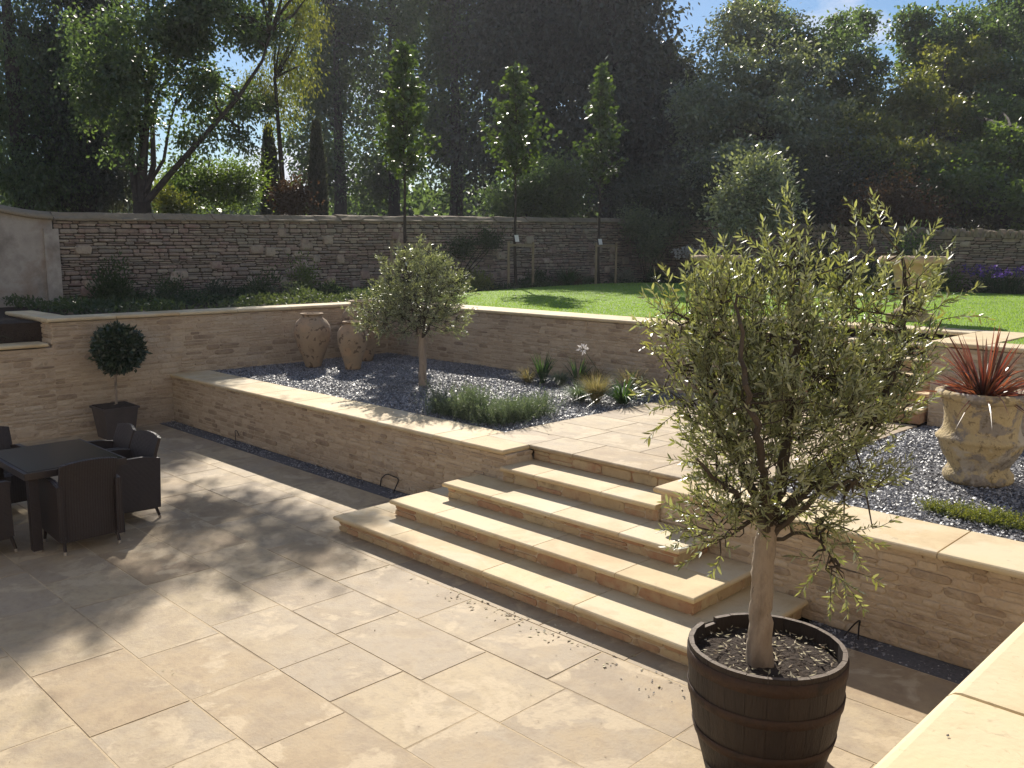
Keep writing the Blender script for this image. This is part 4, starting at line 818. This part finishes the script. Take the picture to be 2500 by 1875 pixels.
# ================================================================== oak barrel with olive tree
bz=.64;bc=np.array([-2.165,4.09,0]);rt_=.405
t=thing('barrel_planter','dark half oak barrel planter with rusty hoops holding the big olive tree','planter',bc)
rb=.315
def brad(z): k=z/bz;return rb+(rt_-rb)*k+.028*math.sin(math.pi*k)
ns=24;mb=MB();me_=MB()
for i in range(ns):
    a0=2*math.pi*i/ns+.0022;a1=2*math.pi*(i+1)/ns-.0022;V=[];zt=bz+(R.uniform(-.0012,.0012));j=R.uniform(-.0006,.0006)
    if i==11: zt-=.03
    zs=[.0,.12,.25,.38,.5,zt]
    for z in zs:
        for rr,a in ((brad(z)+j,a0),(brad(z)+j,(a0+a1)/2),(brad(z)+j,a1),(brad(z)-.028,a1),(brad(z)-.028,a0)): V.append((bc[0]+rr*math.cos(a),bc[1]+rr*math.sin(a),z))
    F=[]
    for k in range(5):
        for e in range(5): F.append((k*5+e,k*5+(e+1)%5,(k+1)*5+(e+1)%5,(k+1)*5+e))
    F.append((4,3,2,1,0));mb.add(V,F)
    z=zt+.0012;me_.add([(bc[0]+rr*math.cos(a),bc[1]+rr*math.sin(a),z) for rr,a in ((brad(zt)-.002,a0+.001),(brad(zt)-.002,(a0+a1)/2),(brad(zt)-.002,a1-.001),(brad(zt)-.026,a1-.001),(brad(zt)-.026,a0+.001))],[(0,1,2,3,4)])
mb.build('staves',M['oak'],t);me_.build('stave_ends',M['rimoak'],t)
for (z0,z1) in ((.545,.615),(.37,.425),(.15,.205)):
    mb=MB();n=72;V=[];F=[]
    for k in range(n):
        a=2*math.pi*k/n
        for rr,z in ((brad(z0)+.001,z0),(brad(z0)+.006,z0+.003),(brad(z1)+.006,z1-.003),(brad(z1)+.001,z1)): V.append((bc[0]+rr*math.cos(a),bc[1]+rr*math.sin(a),z))
    for k in range(n):
        for e in range(3): F.append((k*4+e,((k+1)%n)*4+e,((k+1)%n)*4+e+1,k*4+e+1))
    mb.add(V,F,.5);mb.build('hoop',M['iron'],t,smooth=True)
mb=MB();n=44;ring=[];V=[(bc[0],bc[1],.575)]
for k in range(1,11):
    for i in range(n): a=2*math.pi*i/n;rr=.375*k/10;V.append((bc[0]+rr*math.cos(a),bc[1]+rr*math.sin(a),.572+R.uniform(-.010,.012)-.012*(k/10)**4))
F=[(0,1+i,1+(i+1)%n) for i in range(n)]
for k in range(9):
    for i in range(n): F.append((1+k*n+i,1+(k+1)*n+i,1+(k+1)*n+(i+1)%n,1+k*n+(i+1)%n))
mb.add(V,F,.5);mb.build('soil',M['soil'],t,smooth=True)
def litter(name,pts,size,seed,kind='stuff',mm='litter',asp=.3):
    mb=MB();P=np.array(pts);N=len(P);rg=np.random.default_rng(seed);D=rg.normal(size=(N,3));D[:,2]=abs(D[:,2])*.12;mb.quads(leafquads(P,D,size,asp,seed,curl=.12,up=(0,0,4)),4);o=mb.build(name,M[mm]);tag(o,kind=kind)
N=230;a=R.uniform(0,6.28,N);rr=.37*np.sqrt(R.random(N));litter('fallen_olive_leaves',np.stack([bc[0]+rr*np.cos(a),bc[1]+rr*np.sin(a),np.full(N,.583)],1),.034,501)
# the olive
D1=float((np.array([bc[0],bc[1],1.2])-O)@fw)
q=lambda px,py,dd=0:atD(px,py,D1+dd)
tb=np.array([bc[0]-.03,bc[1]-.02,.54])
w0=q(1858,1560);
tr=[atD(1852,1640,D1)*0+np.array([w0[0],w0[1],.54]),q(1855,1560),q(1858,1480),q(1862,1400),q(1868,1330),q(1880,1270)]
trr=[.074,.062,.056,.055,.054,.05]
L_=lambda *p:[q(*a) for a in p]
lim=[(L_((1875,1300),(1850,1220,.05),(1800,1120,.1),(1740,1000,.1),(1700,880,.1),(1690,760,.1)),.032),
(L_((1880,1290),(1900,1200,-.05),(1920,1080,-.1),(1930,960,-.1),(1940,820,-.1),(1930,660,-.1),(1935,560,0)),.036),
(L_((1885,1290),(1940,1220,0),(2010,1160,.1),(2090,1080,.15),(2160,980,.1),(2200,860,.1),(2210,720,.1),(2200,620,.1)),.034),
(L_((1880,1300),(1830,1240,-.2),(1760,1180,-.3),(1700,1120,-.35)),.022),
(L_((1885,1290),(1900,1180,.25),(1930,1050,.35),(2000,920,.4),(2060,800,.4),(2100,700,.35)),.026),
(L_((1880,1290),(1870,1180,-.25),(1850,1060,-.35),(1820,940,-.4),(1810,820,-.35),(1800,720,-.3)),.026),
(L_((1885,1320),(1960,1300,-.1),(2010,1330,-.15),(2050,1380,-.2)),.012),
(L_((1880,1310),(1990,1210,-.2),(2060,1180,-.25),(2110,1160,-.25)),.018)]
s1=D1/FPX
def pb(px,py,rx,ry,dd=0,w=1): c=q(px,py,dd);return (c[0],c[1],c[2],rx*s1,rx*s1,ry*s1,w)
bl=[pb(1900,1120,150,110,0,1.2),pb(1800,1020,120,120,-.1,1.2),pb(1950,960,170,120,0,1.3),pb(1760,860,110,110,.05),pb(1900,820,130,110,0,1),pb(2060,900,120,110,.1,.8),pb(2080,1040,100,90,.1,.8),
pb(1670,800,70,70,.1,.9),pb(1640,900,45,50,.1,.5),pb(1780,740,70,70,0,.9),pb(2180,760,90,80,.1,.7),pb(2230,860,60,60,.1,.4),pb(1930,680,70,70,0,.8),pb(2080,740,80,70,.1,.7),
pb(2180,930,70,90,.1,.9),pb(2140,1010,60,60,.05,.6),pb(1720,960,60,60,0,.7),pb(1790,1240,80,70,-.15,1.1),pb(1740,1310,45,30,-.2,.9),pb(1930,1240,90,60,-.05,.8),pb(2050,1160,80,60,0,.9),pb(1770,1150,80,60,-.1,.9),pb(2010,1280,60,40,-.1,.35),pb(2030,1370,40,45,-.2,.28),pb(2120,1190,50,35,-.1,.4)]
ext=[]
for px,py,dx,dy,L in ((1925,640,-.05,1,.34),(1940,590,0,1,.26),(1960,650,.35,.9,.26),(1900,660,-.5,.85,.26),(1885,640,-.6,.8,.22),(1935,540,0,1,.17),(2060,690,-.15,1,.28),(2085,640,.25,1,.24),(2120,620,.1,1,.3),(2130,600,-.1,1,.26),(2165,640,.35,.9,.3),(2190,610,0,1,.25),(2150,560,0,1,.18),(2215,660,.5,.8,.3),(2240,680,.7,.7,.26),(2270,760,.9,.4,.3),(2300,780,.95,.3,.24),(2260,700,.7,.6,.24),
 (1640,780,-.8,.5,.2),(1625,800,-.9,.2,.18),(1660,740,-.5,.8,.2),(1700,720,-.1,1,.22),(1740,700,.05,1,.24),(1780,690,.1,1,.22),(1820,700,0,1,.24),(1620,950,-.9,.3,.2),(1640,960,-.9,.1,.18),(1660,970,-.7,-.4,.16),(1650,1010,-.8,-.5,.2),
 (2000,1300,.5,-.8,.2),(2060,1290,.4,-.8,.22),(2030,1420,-.1,-1,.16),(2075,1440,.5,-.6,.12),(1990,1260,.3,-.9,.26),(2100,1400,.7,-.2,.14),(2040,1380,.2,-.9,.2),(2060,1400,.1,-1,.2),(2090,1300,.6,-.5,.2),(2130,1290,.9,.1,.12),(2010,1340,-.1,-1,.24),(1700,1330,-.8,-.3,.16),(1720,1340,-.6,-.6,.16),(1760,1350,-.1,-1,.12)):
    ext.append((q(px,py,R.uniform(-.15,.15)),cr*dx+cu*dy,L))
olivetree('olive_tree','big olive tree with pale trunk planted in the dark oak barrel',tb,tr,trr,lim,bl,1270,.18,.0165,.042,411,'olive',q(1900,1150),updir=.75,extra=ext)
# ================================================================== clay jars
def jar(name,label,c,H,Rm,rn,rbs,lab_g='tall clay jars'):
    prof=[(rbs*.92,0),(rbs,.01),(rbs*1.05,.05*H),(Rm*.62,.2*H),(Rm*.82,.38*H),(Rm*.96,.55*H),(Rm,.67*H),(Rm*.96,.77*H),(Rm*.80,.865*H),(rn*1.02,.925*H),(rn*.95,.955*H),(rn*1.0,.975*H),(rn*1.14,.982*H),(rn*1.17,.992*H),(rn*1.12,H),(rn*.88,H),(rn*.82,.97*H),(rn*.8,.9*H),(rn*.6,.8*H)]
    t=thing(name,label,'jar',c,lab_g);mb=MB();mb.lathe(c,prof[:11],48,wob=.006);mb.build('body',M['terra'],t,smooth=True);mb=MB();mb.lathe(c,prof[10:],48);mb.build('rim',M['terra'],t,smooth=True)
    return t
def baseH(px,py,top_y,z=GZ):
    c=atZ(px,py,z);D=(c-O)@fw;tp=atD(px,top_y,D);return c,tp[2]-z,D
c,H,D=baseH(765,895,763);jar('clay_jar','flaking clay jar standing clear at the left of the group',c,H,88/2/FPX*D,48/2/FPX*D,.13)
c,H,D=baseH(862,902,783);jar('clay_jar','smaller clay jar in front half hidden by the olive branches',c,H,74/2/FPX*D,40/2/FPX*D,.12)
c,H,D=baseH(888,880,732);jar('clay_jar','largest clay jar standing at the back behind the smaller one',c,H,100/2/FPX*D,58/2/FPX*D,.16)
# ================================================================== urn with red flax
uc=atZ(2385,1172,GZ)
t=thing('garden_urn','weathered yellow lichened stone urn on the slate bed holding red flax','urn',uc)
prof=[(.262,0),(.277,.03),(.274,.075),(.25,.105),(.236,.13),(.25,.165),(.285,.22),(.315,.28),(.328,.33),(.333,.35),(.35,.362),(.352,.385),(.338,.40),(.312,.425),(.298,.46),(.292,.50),(.296,.57),(.308,.64),(.325,.70)]
mb=MB();mb.lathe(uc,prof,56,wob=.008);mb.build('body',M['urn'],t,smooth=True)
mb=MB();mb.lathe(uc,[(.325,.70),(.36,.715),(.382,.74),(.375,.77),(.34,.785),(.305,.77),(.295,.72)],56,wob=.006);mb.build('rim',M['urn'],t,smooth=True)
mb=MB();mb.lathe(uc,[(.30,.70),(.2,.715),(.1,.72),(.001,.725)],40);mb.build('soil',M['soil'],t,smooth=True)
fc=uc+np.array([0,0,.71])
t=thing('red_flax','spiky red and bronze flax growing in the yellow urn','plant',fc);mb=MB()
tuft(mb,fc,44,.64,.7,.034,.1,601,tw=.6);tuft(mb,fc,110,.50,1.8,.022,.35,602,tw=.8);tuft(mb,fc,60,.52,3.2,.018,.75,603,tw=.8);mb.build('leaves',M['flax'],t)
# second clay object at the right edge
# ================================================================== stone lawn urns
def tazza(label,px1,px2,ytop,Y):
    a=atY(px1,ytop,Y);b=atY(px2,ytop,Y);D=(a-O)@fw;r=(px2-px1)/2/FPX*D;c=atD((px1+px2)/2,ytop,D);H=c[2]-LZ+.0;c=np.array([c[0],c[1],LZ-.01])
    t=thing('lawn_urn',label,'urn',c,'pair of stone urns on the lawn')
    mb=MB();mb.box(c[0]-r*.55,c[0]+r*.55,c[1]-r*.55,c[1]+r*.55,c[2],c[2]+.10,.5);mb.build('plinth',M['caststone'],t)
    mb=MB();mb.lathe(c,[(r*.5,.10),(r*.5,.14),(r*.36,.19),(r*.27,.26),(r*.30,H*.38),(r*.44,H*.46),(r*.52,H*.56),(r*.55,H*.68),(r*.60,H*.80),(r*.72,H*.88),(r*.86,H*.92)],40);mb.build('bowl',M['caststone'],t,smooth=True)
    mb=MB();n=90;V=[];F=[];m2=10;tz=c[2]+H-.055;R0=r*.93
    for i in range(n):
        A=2*math.pi*i/n
        for k in range(m2):
            B=2*math.pi*k/m2;rr=.055*(1+.16*math.cos(3*B+A*16));V.append((c[0]+(R0+rr*math.cos(B))*math.cos(A),c[1]+(R0+rr*math.cos(B))*math.sin(A),tz+rr*math.sin(B)))
    for i in range(n):
        for k in range(m2): F.append((i*m2+k,((i+1)%n)*m2+k,((i+1)%n)*m2+(k+1)%m2,i*m2+(k+1)%m2))
    mb.add(V,F,.5);mb.build('rope_rim',M['caststone'],t,smooth=True)
    mb=MB();mb.lathe(c,[(r*.88,H*.90),(r*.5,H*.9),(.01,H*.9)],30);mb.build('soil',M['soil'],t)
tazza('stone urn with rope rim on the lawn left of the big olive crown',1690,1810,622,14.1)
tazza('thick rimmed stone urn on the lawn behind the right side of the big olive',2155,2310,624,13.0)
# ================================================================== slate bed planting
def lavender():
    t=thing('lavender_clump','bushy grey green lavender clump at the corner of the slate bed beside the landing','plant',(-7.2,6.95,GZ))
    mb=MB();rg=np.random.default_rng(700);n=1500
    u=rg.random(n)
    # band along the coping front corner to the landing edge
    pa=atZ(1065,1010,GZ)[:2];pb_=atZ(1215,1040,GZ)[:2];pc=atZ(1315,1015,GZ)[:2]
    P2=np.where((u<.55)[:,None],pa+(pb_-pa)*(u/.55)[:,None],pb_+(pc-pb_)*((u-.55)/.45)[:,None])+rg.normal(0,.10,(n,2))+np.array([-.08,.11])
    P2[:,0]=np.minimum(P2[:,0],-6.66);P2[:,1]=np.maximum(P2[:,1],6.60)
    S0=np.concatenate([P2,np.full((n,1),GZ)],1);d=np.stack([rg.normal(0,.28,n),rg.normal(-.05,.28,n),np.ones(n)],1);W=MB()
    P,D,T=twigs(S0,d,rg.uniform(.14,.36,n)*(.75+.3*np.sin(P2[:,0]*9)+.2*rg.random(n)),W,701,.02,.035,.1,.25,.0016,.7)
    mb.quads(leafquads(P,D,.036,.17,702),4,r=T);W.build('stems',M['strap'],t);mb.build('foliage',M['lav'],t)
lavender()
GS='grasses in the slate bed'
p=atZ(1130,990,GZ);grassp('feather_grass','thin straw coloured seed stalks rising from the lavender',p,70,.42,.55,.006,'straw',.5,703,group=GS)
p=atZ(1455,985,GZ);grassp('feather_grass','bright golden feather grass tuft in the slate bed beside the landing',p,800,.50,.5,.0045,'straw',.45,704,group=GS)
p=atZ(1415,978,GZ);grassp('soft_grass','soft green grass tuft left of the golden feather grass',p,500,.36,1.3,.006,'lav',.6,705,group=GS)
p=atZ(1520,985,GZ);grassp('strap_leaved_plant','glossy strap leaved clump right of the golden feather grass',p,110,.52,1.0,.022,'strap',.7,706,group='strap leaved clumps')
p=atZ(1545,965,GZ);grassp('feather_grass','seeding grass tuft behind the glossy strap leaved clump',p,300,.52,.7,.005,'straw',.45,707,group=GS)
p=atZ(1325,935,GZ);grassp('strap_leaved_plant','dark upright spiky clump in the shade of the lawn wall, left one',p,60,.5,.5,.022,'strap',.25,708,group='strap leaved clumps')
grassp('feather_grass','pale wispy grass left of the dark spiky clump',atZ(1290,934,GZ),260,.34,1.1,.005,'straw',.6,709,group=GS)
p=atZ(1410,946,GZ);grassp('strap_leaved_plant','dark upright spiky clump in the shade of the lawn wall, right one',p,60,.46,.5,.02,'strap',.3,710,group='strap leaved clumps')
grassp('soft_grass','dark soft grass between the two spiky clumps',atZ(1368,941,GZ),320,.32,1.0,.006,'lav',.6,711,group=GS)
grassp('soft_grass','brown shaded grass against the lawn wall',atZ(1448,949,GZ),300,.42,.6,.006,'rust',.5,712,group=GS)
# single agapanthus flower on a long stem
b0=atZ(1500,975,GZ);hd=atD(1424,852,float((b0-O)@fw)-.1)
t=thing('agapanthus_flower','single white agapanthus head on a long leaning stem in front of the lawn wall','flower',b0)
mb=MB();mb.tube([b0,b0*.6+hd*.4+np.array([0,0,.04]),hd],[.005,.0045,.004],5);mb.build('stem',M['strap'],t)
mb=MB();d=nrm(R.normal(size=(34,3)));mb.quads(leafquads(hd+d*.03,d+R.normal(0,.25,(34,3)),.06,.42,713),4);mb.build('flower_head',M['white'],t)
# right bed ground cover
p=atZ(2395,1268,GZ);t=thing('thyme_mat','low green creeping mat on the slate bed in front of the yellow urn','plant',p);W=MB();rg=np.random.default_rng(714);n=900
a=rg.uniform(0,6.28,n);rr=np.sqrt(rg.random(n));S0=np.stack([p[0]+rr*np.cos(a)*.42,p[1]+rr*np.sin(a)*.13+rr*np.cos(a)*.03,np.full(n,GZ)],1);P,D,T=twigs(S0,rg.normal(0,.6,(n,3))+np.array([0,0,.8]),rg.uniform(.04,.10,n),W,715,.012,.016,.1,.3,.001)
mb=MB();mb.quads(leafquads(P,D,.016,.4,716),4,r=T);W.build('stems',M['strap'],t);mb.build('foliage',M['yel'],t)
# ================================================================== bay topiary
pc=np.array([-13.0,5.0,0]);D=(pc-O)@fw
pc=atD(283,1040,D-.25);pc[2]=0.0
t=thing('square_planter','charcoal square planter against the left retaining wall','planter',pc);mb=MB();w=.24;H=.45
for z0,z1,a,b in ((0,H-.03,w*.78,w*.98),(H-.03,H,w*1.06,w*1.06)):
    V=[(pc[0]+sx*k,pc[1]+sy*k,z) for z,k in ((z0,a),(z1,b)) for sx,sy in ((-1,-1),(1,-1),(1,1),(-1,1))];mb.add(V,[(3,2,1,0),(0,1,5,4),(1,2,6,5),(2,3,7,6),(3,0,4,7)]+([(4,5,6,7)] if z0>0 else []),.5)
mb.build('box',M['pot'],t);mb=MB();mb.box(pc[0]-w*.95,pc[0]+w*.95,pc[1]-w*.95,pc[1]+w*.95,H-.01,H+.012,.5);mb.build('soil',M['soil'],t)
Dp=float((pc-O)@fw);bc_=atD(288,852,Dp);br=56/FPX*Dp
t=thing('bay_topiary','clipped round bay tree on a thin stem in the square planter','tree',(pc[0],pc[1],H));mb=MB();mb.tube([(pc[0],pc[1],H),atD(284,990,Dp),atD(282,920,Dp),atD(284,880,Dp),bc_],[.022,.02,.018,.018,.012],8)
for k in range(26): d=nrm(R.normal(size=3));mb.tube([bc_-np.array([0,0,br*.5]),bc_+d*br*.4,bc_+d*br*.9],[.008,.005,.002],4)
mb.build('stem',M['bark'],t);mb=MB();n=5200;d=nrm(R.normal(size=(n,3)));P=bc_+d*br*(R.uniform(.45,1,(n,1))**.5)*(1+.13*np.sin(d[:,:1]*7+d[:,2:]*3)*np.cos(d[:,1:2]*6))*R.uniform(.9,1.1,(n,1));mb.quads(leafquads(P,d+R.normal(0,.8,(n,3)),.075,.42,720),4);mb.build('foliage',M['bay'],t)
# ================================================================== rattan table and chairs
TX0,TX1,TY0,TY1,TZ=-9.45,-8.28,2.34,3.22,.74
t=thing('garden_table','dark rattan garden table with smoked glass top','table',((TX0+TX1)/2,(TY0+TY1)/2,0))
mb=MB()
fwid=.05
mb.box(TX0,TX1,TY0,TY0+fwid,TZ-.06,TZ,.5);mb.box(TX0,TX1,TY1-fwid,TY1,TZ-.06,TZ,.5);mb.box(TX0,TX0+fwid,TY0+fwid,TY1-fwid,TZ-.06,TZ,.5);mb.box(TX1-fwid,TX1,TY0+fwid,TY1-fwid,TZ-.06,TZ,.5);mb.box(TX0+.05,TX1-.05,TY0+.05,TY1-.05,TZ-.06,TZ-.02,.4)
mb.build('top_frame',M['rattan'],t)
mb=MB();mb.box(TX0+.03,TX1-.03,TY0+.03,TY1-.03,TZ+.001,TZ+.007,.5);mb.build('glass_top',M['glass'],t)
for lx in (TX0+.08,TX1-.08):
    for ly in (TY0+.08,TY1-.08):
        mb=MB();mb.box(lx-.04,lx+.04,ly-.04,ly+.04,.02,TZ-.061,.5);l_=mb.build('leg',M['rattan'],t)
        mb=MB();mb.box(lx-.03,lx+.03,ly-.03,ly+.03,0,.02,.5);c_=mb.build('foot',M['metal'],l_)
def chair0():
    t=thing('rattan_chair','x','chair',(0,0,0),'rattan armchairs round the garden table')
    # faces +Y ; back at -Y
    def prism(x0,x1,prof,m_='rattan',name='x'):
        mb=MB();k=len(prof);V=[(x0,y,z) for y,z in prof]+[(x1,y,z) for y,z in prof];mb.add(V,[tuple(range(k)),tuple(range(2*k-1,k-1,-1))]+[(i,k+i,k+(i+1)%k,(i+1)%k) for i in range(k)],.5);return mb.build(name,M[m_],t)
    prism(-.225,.225,[(-.22,.10),(.27,.13),(.27,.41),(.24,.44),(-.18,.44)],name='seat')
    mb=MB();n=10;V=[]
    for i in range(n+1):
        x=-.245+.49*i/n;c=.035*math.cos((x/.245)*1.4);tz=.84-.03*(x/.245)**2
        for y,z in ((-.20-c,.12),(-.215-c,.46),(-.25-c,.66),(-.30-c,tz),(-.27-c,tz+.005),(-.215-c,.66),(-.175-c,.46),(-.165-c,.12)): V.append((x,y,z))
    F=[(i*8+k,(i+1)*8+k,(i+1)*8+(k+1)%8,i*8+(k+1)%8) for i in range(n) for k in range(8)]+[tuple(range(8))[::-1],tuple(n*8+k for k in range(8))];mb.add(V,F,.5);mb.build('backrest',M['rattan'],t,smooth=False)
    for s in (-1,1):
        a,b=(.226,.275) if s>0 else (-.275,-.226)
        prism(a,b,[(-.25,.12),(.27,.16),(.26,.60),(.28,.645),(.24,.66),(-.10,.655),(-.27,.62)],name='armrest')
        for y0,y1 in ((-.21,-.25),(.25,.28)):
            mb=MB();mb.tube([(s*.225,y0,.15),(s*.235,y1,.025)],[.016,.014],8);l_=mb.build('leg',M['rattan'],t);mb=MB();mb.tube([(s*.235,y1,.03),(s*.236,y1*1.01,0)],[.0155,.015],8);mb.build('foot_cap',M['metal'],l_)
    return t
CH0=chair0();first=True
def copytree(o,par=None):
    c=o.copy();COL.objects.link(c);c.parent=par
    for ch in list(o.children): copytree(ch,c)
    return c
for i,(x,y,rz,lab) in enumerate(((-8.34,2.80,90,'rattan armchair at the table end facing away from the viewer, nearest the steps'),(-8.82,3.37,184,'rattan armchair on the long side of the table closest to the sunlit paving'),(-9.40,3.38,176,'rattan armchair half hidden behind the table corner near the square planter'),(-8.75,2.02,-3,'rattan armchair on the near side of the table, cut by the left picture edge'),(-9.95,2.55,-88,'rattan armchair at the far end of the table by the left picture edge'))):
    c=CH0 if i==0 else copytree(CH0);c.location=(x,y,0);c.rotation_euler=(0,0,math.radians(rz));c['label']=lab
# ================================================================== cables, litter
def cable(label,pts,r=.006):
    mb=MB();P=np.array(pts);n=5;Q=[]
    for i in range(len(P)-1):
        p0=P[max(i-1,0)];p1=P[i];p2=P[i+1];p3=P[min(i+2,len(P)-1)]
        for k in range(n):
            s=k/n;Q.append(.5*((2*p1)+(-p0+p2)*s+(2*p0-5*p1+4*p2-p3)*s*s+(-p0+3*p1-3*p2+p3)*s**3))
    Q.append(P[-1]);mb.tube(Q,r,6);o=mb.build('cable',M['black'],loc=P[0]);tag(o,label,'cable','loose black cables along the wall foot')
Y_=FY-.03
A=lambda px,py,Y=Y_:atY(px,py,Y)
cable('black cable loop sticking out of the drain gravel at the left of the steps',[A(925,1215,5.75),A(928,1195),A(931,1170),A(944,1158),A(960,1163),A(972,1170),A(968,1185),A(960,1203,5.8)])
cable('thin black cable hook at the foot of the long bed wall near the shaded corner',[A(575,1085,5.8),A(575,1065),A(574,1053),A(578,1052),A(584,1064)],.005)
cable('forked black cable at the wall foot right of the barrel',[A(2062,1552,5.7),A(2080,1530,5.8),A(2098,1515),A(2097,1530),A(2095,1560,5.75)],.006)
N=85;x=R.normal(-4.2,.6,N);y=4.42+R.normal(0,.07,N)-.05*R.random(N);litter('leaf_litter',np.stack([x,y,np.full(N,.004)],1),.036,731,asp=.5)
N=34;litter('soil_crumbs',np.stack([R.normal(-3.0,.35,N),4.3+R.normal(0,.09,N),np.full(N,.003)],1),.016,732,mm='oak',asp=.8)
N=110;litter('scattered_leaves',np.stack([R.uniform(-8,-1.2,N),R.uniform(1.2,5.3,N),np.full(N,.003)],1),.02,733,asp=.4)
N=70;P=np.stack([R.uniform(-16,-5,N),R.uniform(13,22,N),np.full(N,LZ+.005)],1);litter('lawn_leaves',P,.08,734,asp=.6)
N=26;litter('coping_crumbs',np.stack([R.uniform(-.38,.1,N),R.uniform(.9,1.9,N),np.full(N,2.052)],1),.007,735,mm='oak',asp=.8)
mb=MB();mb.box(-75,45,-25,125,-1.5,26,.5)  # thin volume added to lift far shadows, standing in for lens flare
hm=bpy.data.materials.new('flare_veil');hm.use_nodes=True;hn=hm.node_tree.nodes;hn.remove(hn['Principled BSDF']);pv=hn.new('ShaderNodeVolumePrincipled')
pv.inputs['Color'].default_value=(.80,.80,.88,1);pv.inputs['Density'].default_value=.0006;pv.inputs['Anisotropy'].default_value=.35
hm.node_tree.links.new(pv.outputs[0],hn['Material Output'].inputs['Volume'])
o=mb.build('flare_veil_box',hm);tag(o,kind='stuff')
for o_ in bpy.data.objects:
    for k in ('_o','_p'):
        if k in o_: del o_[k]
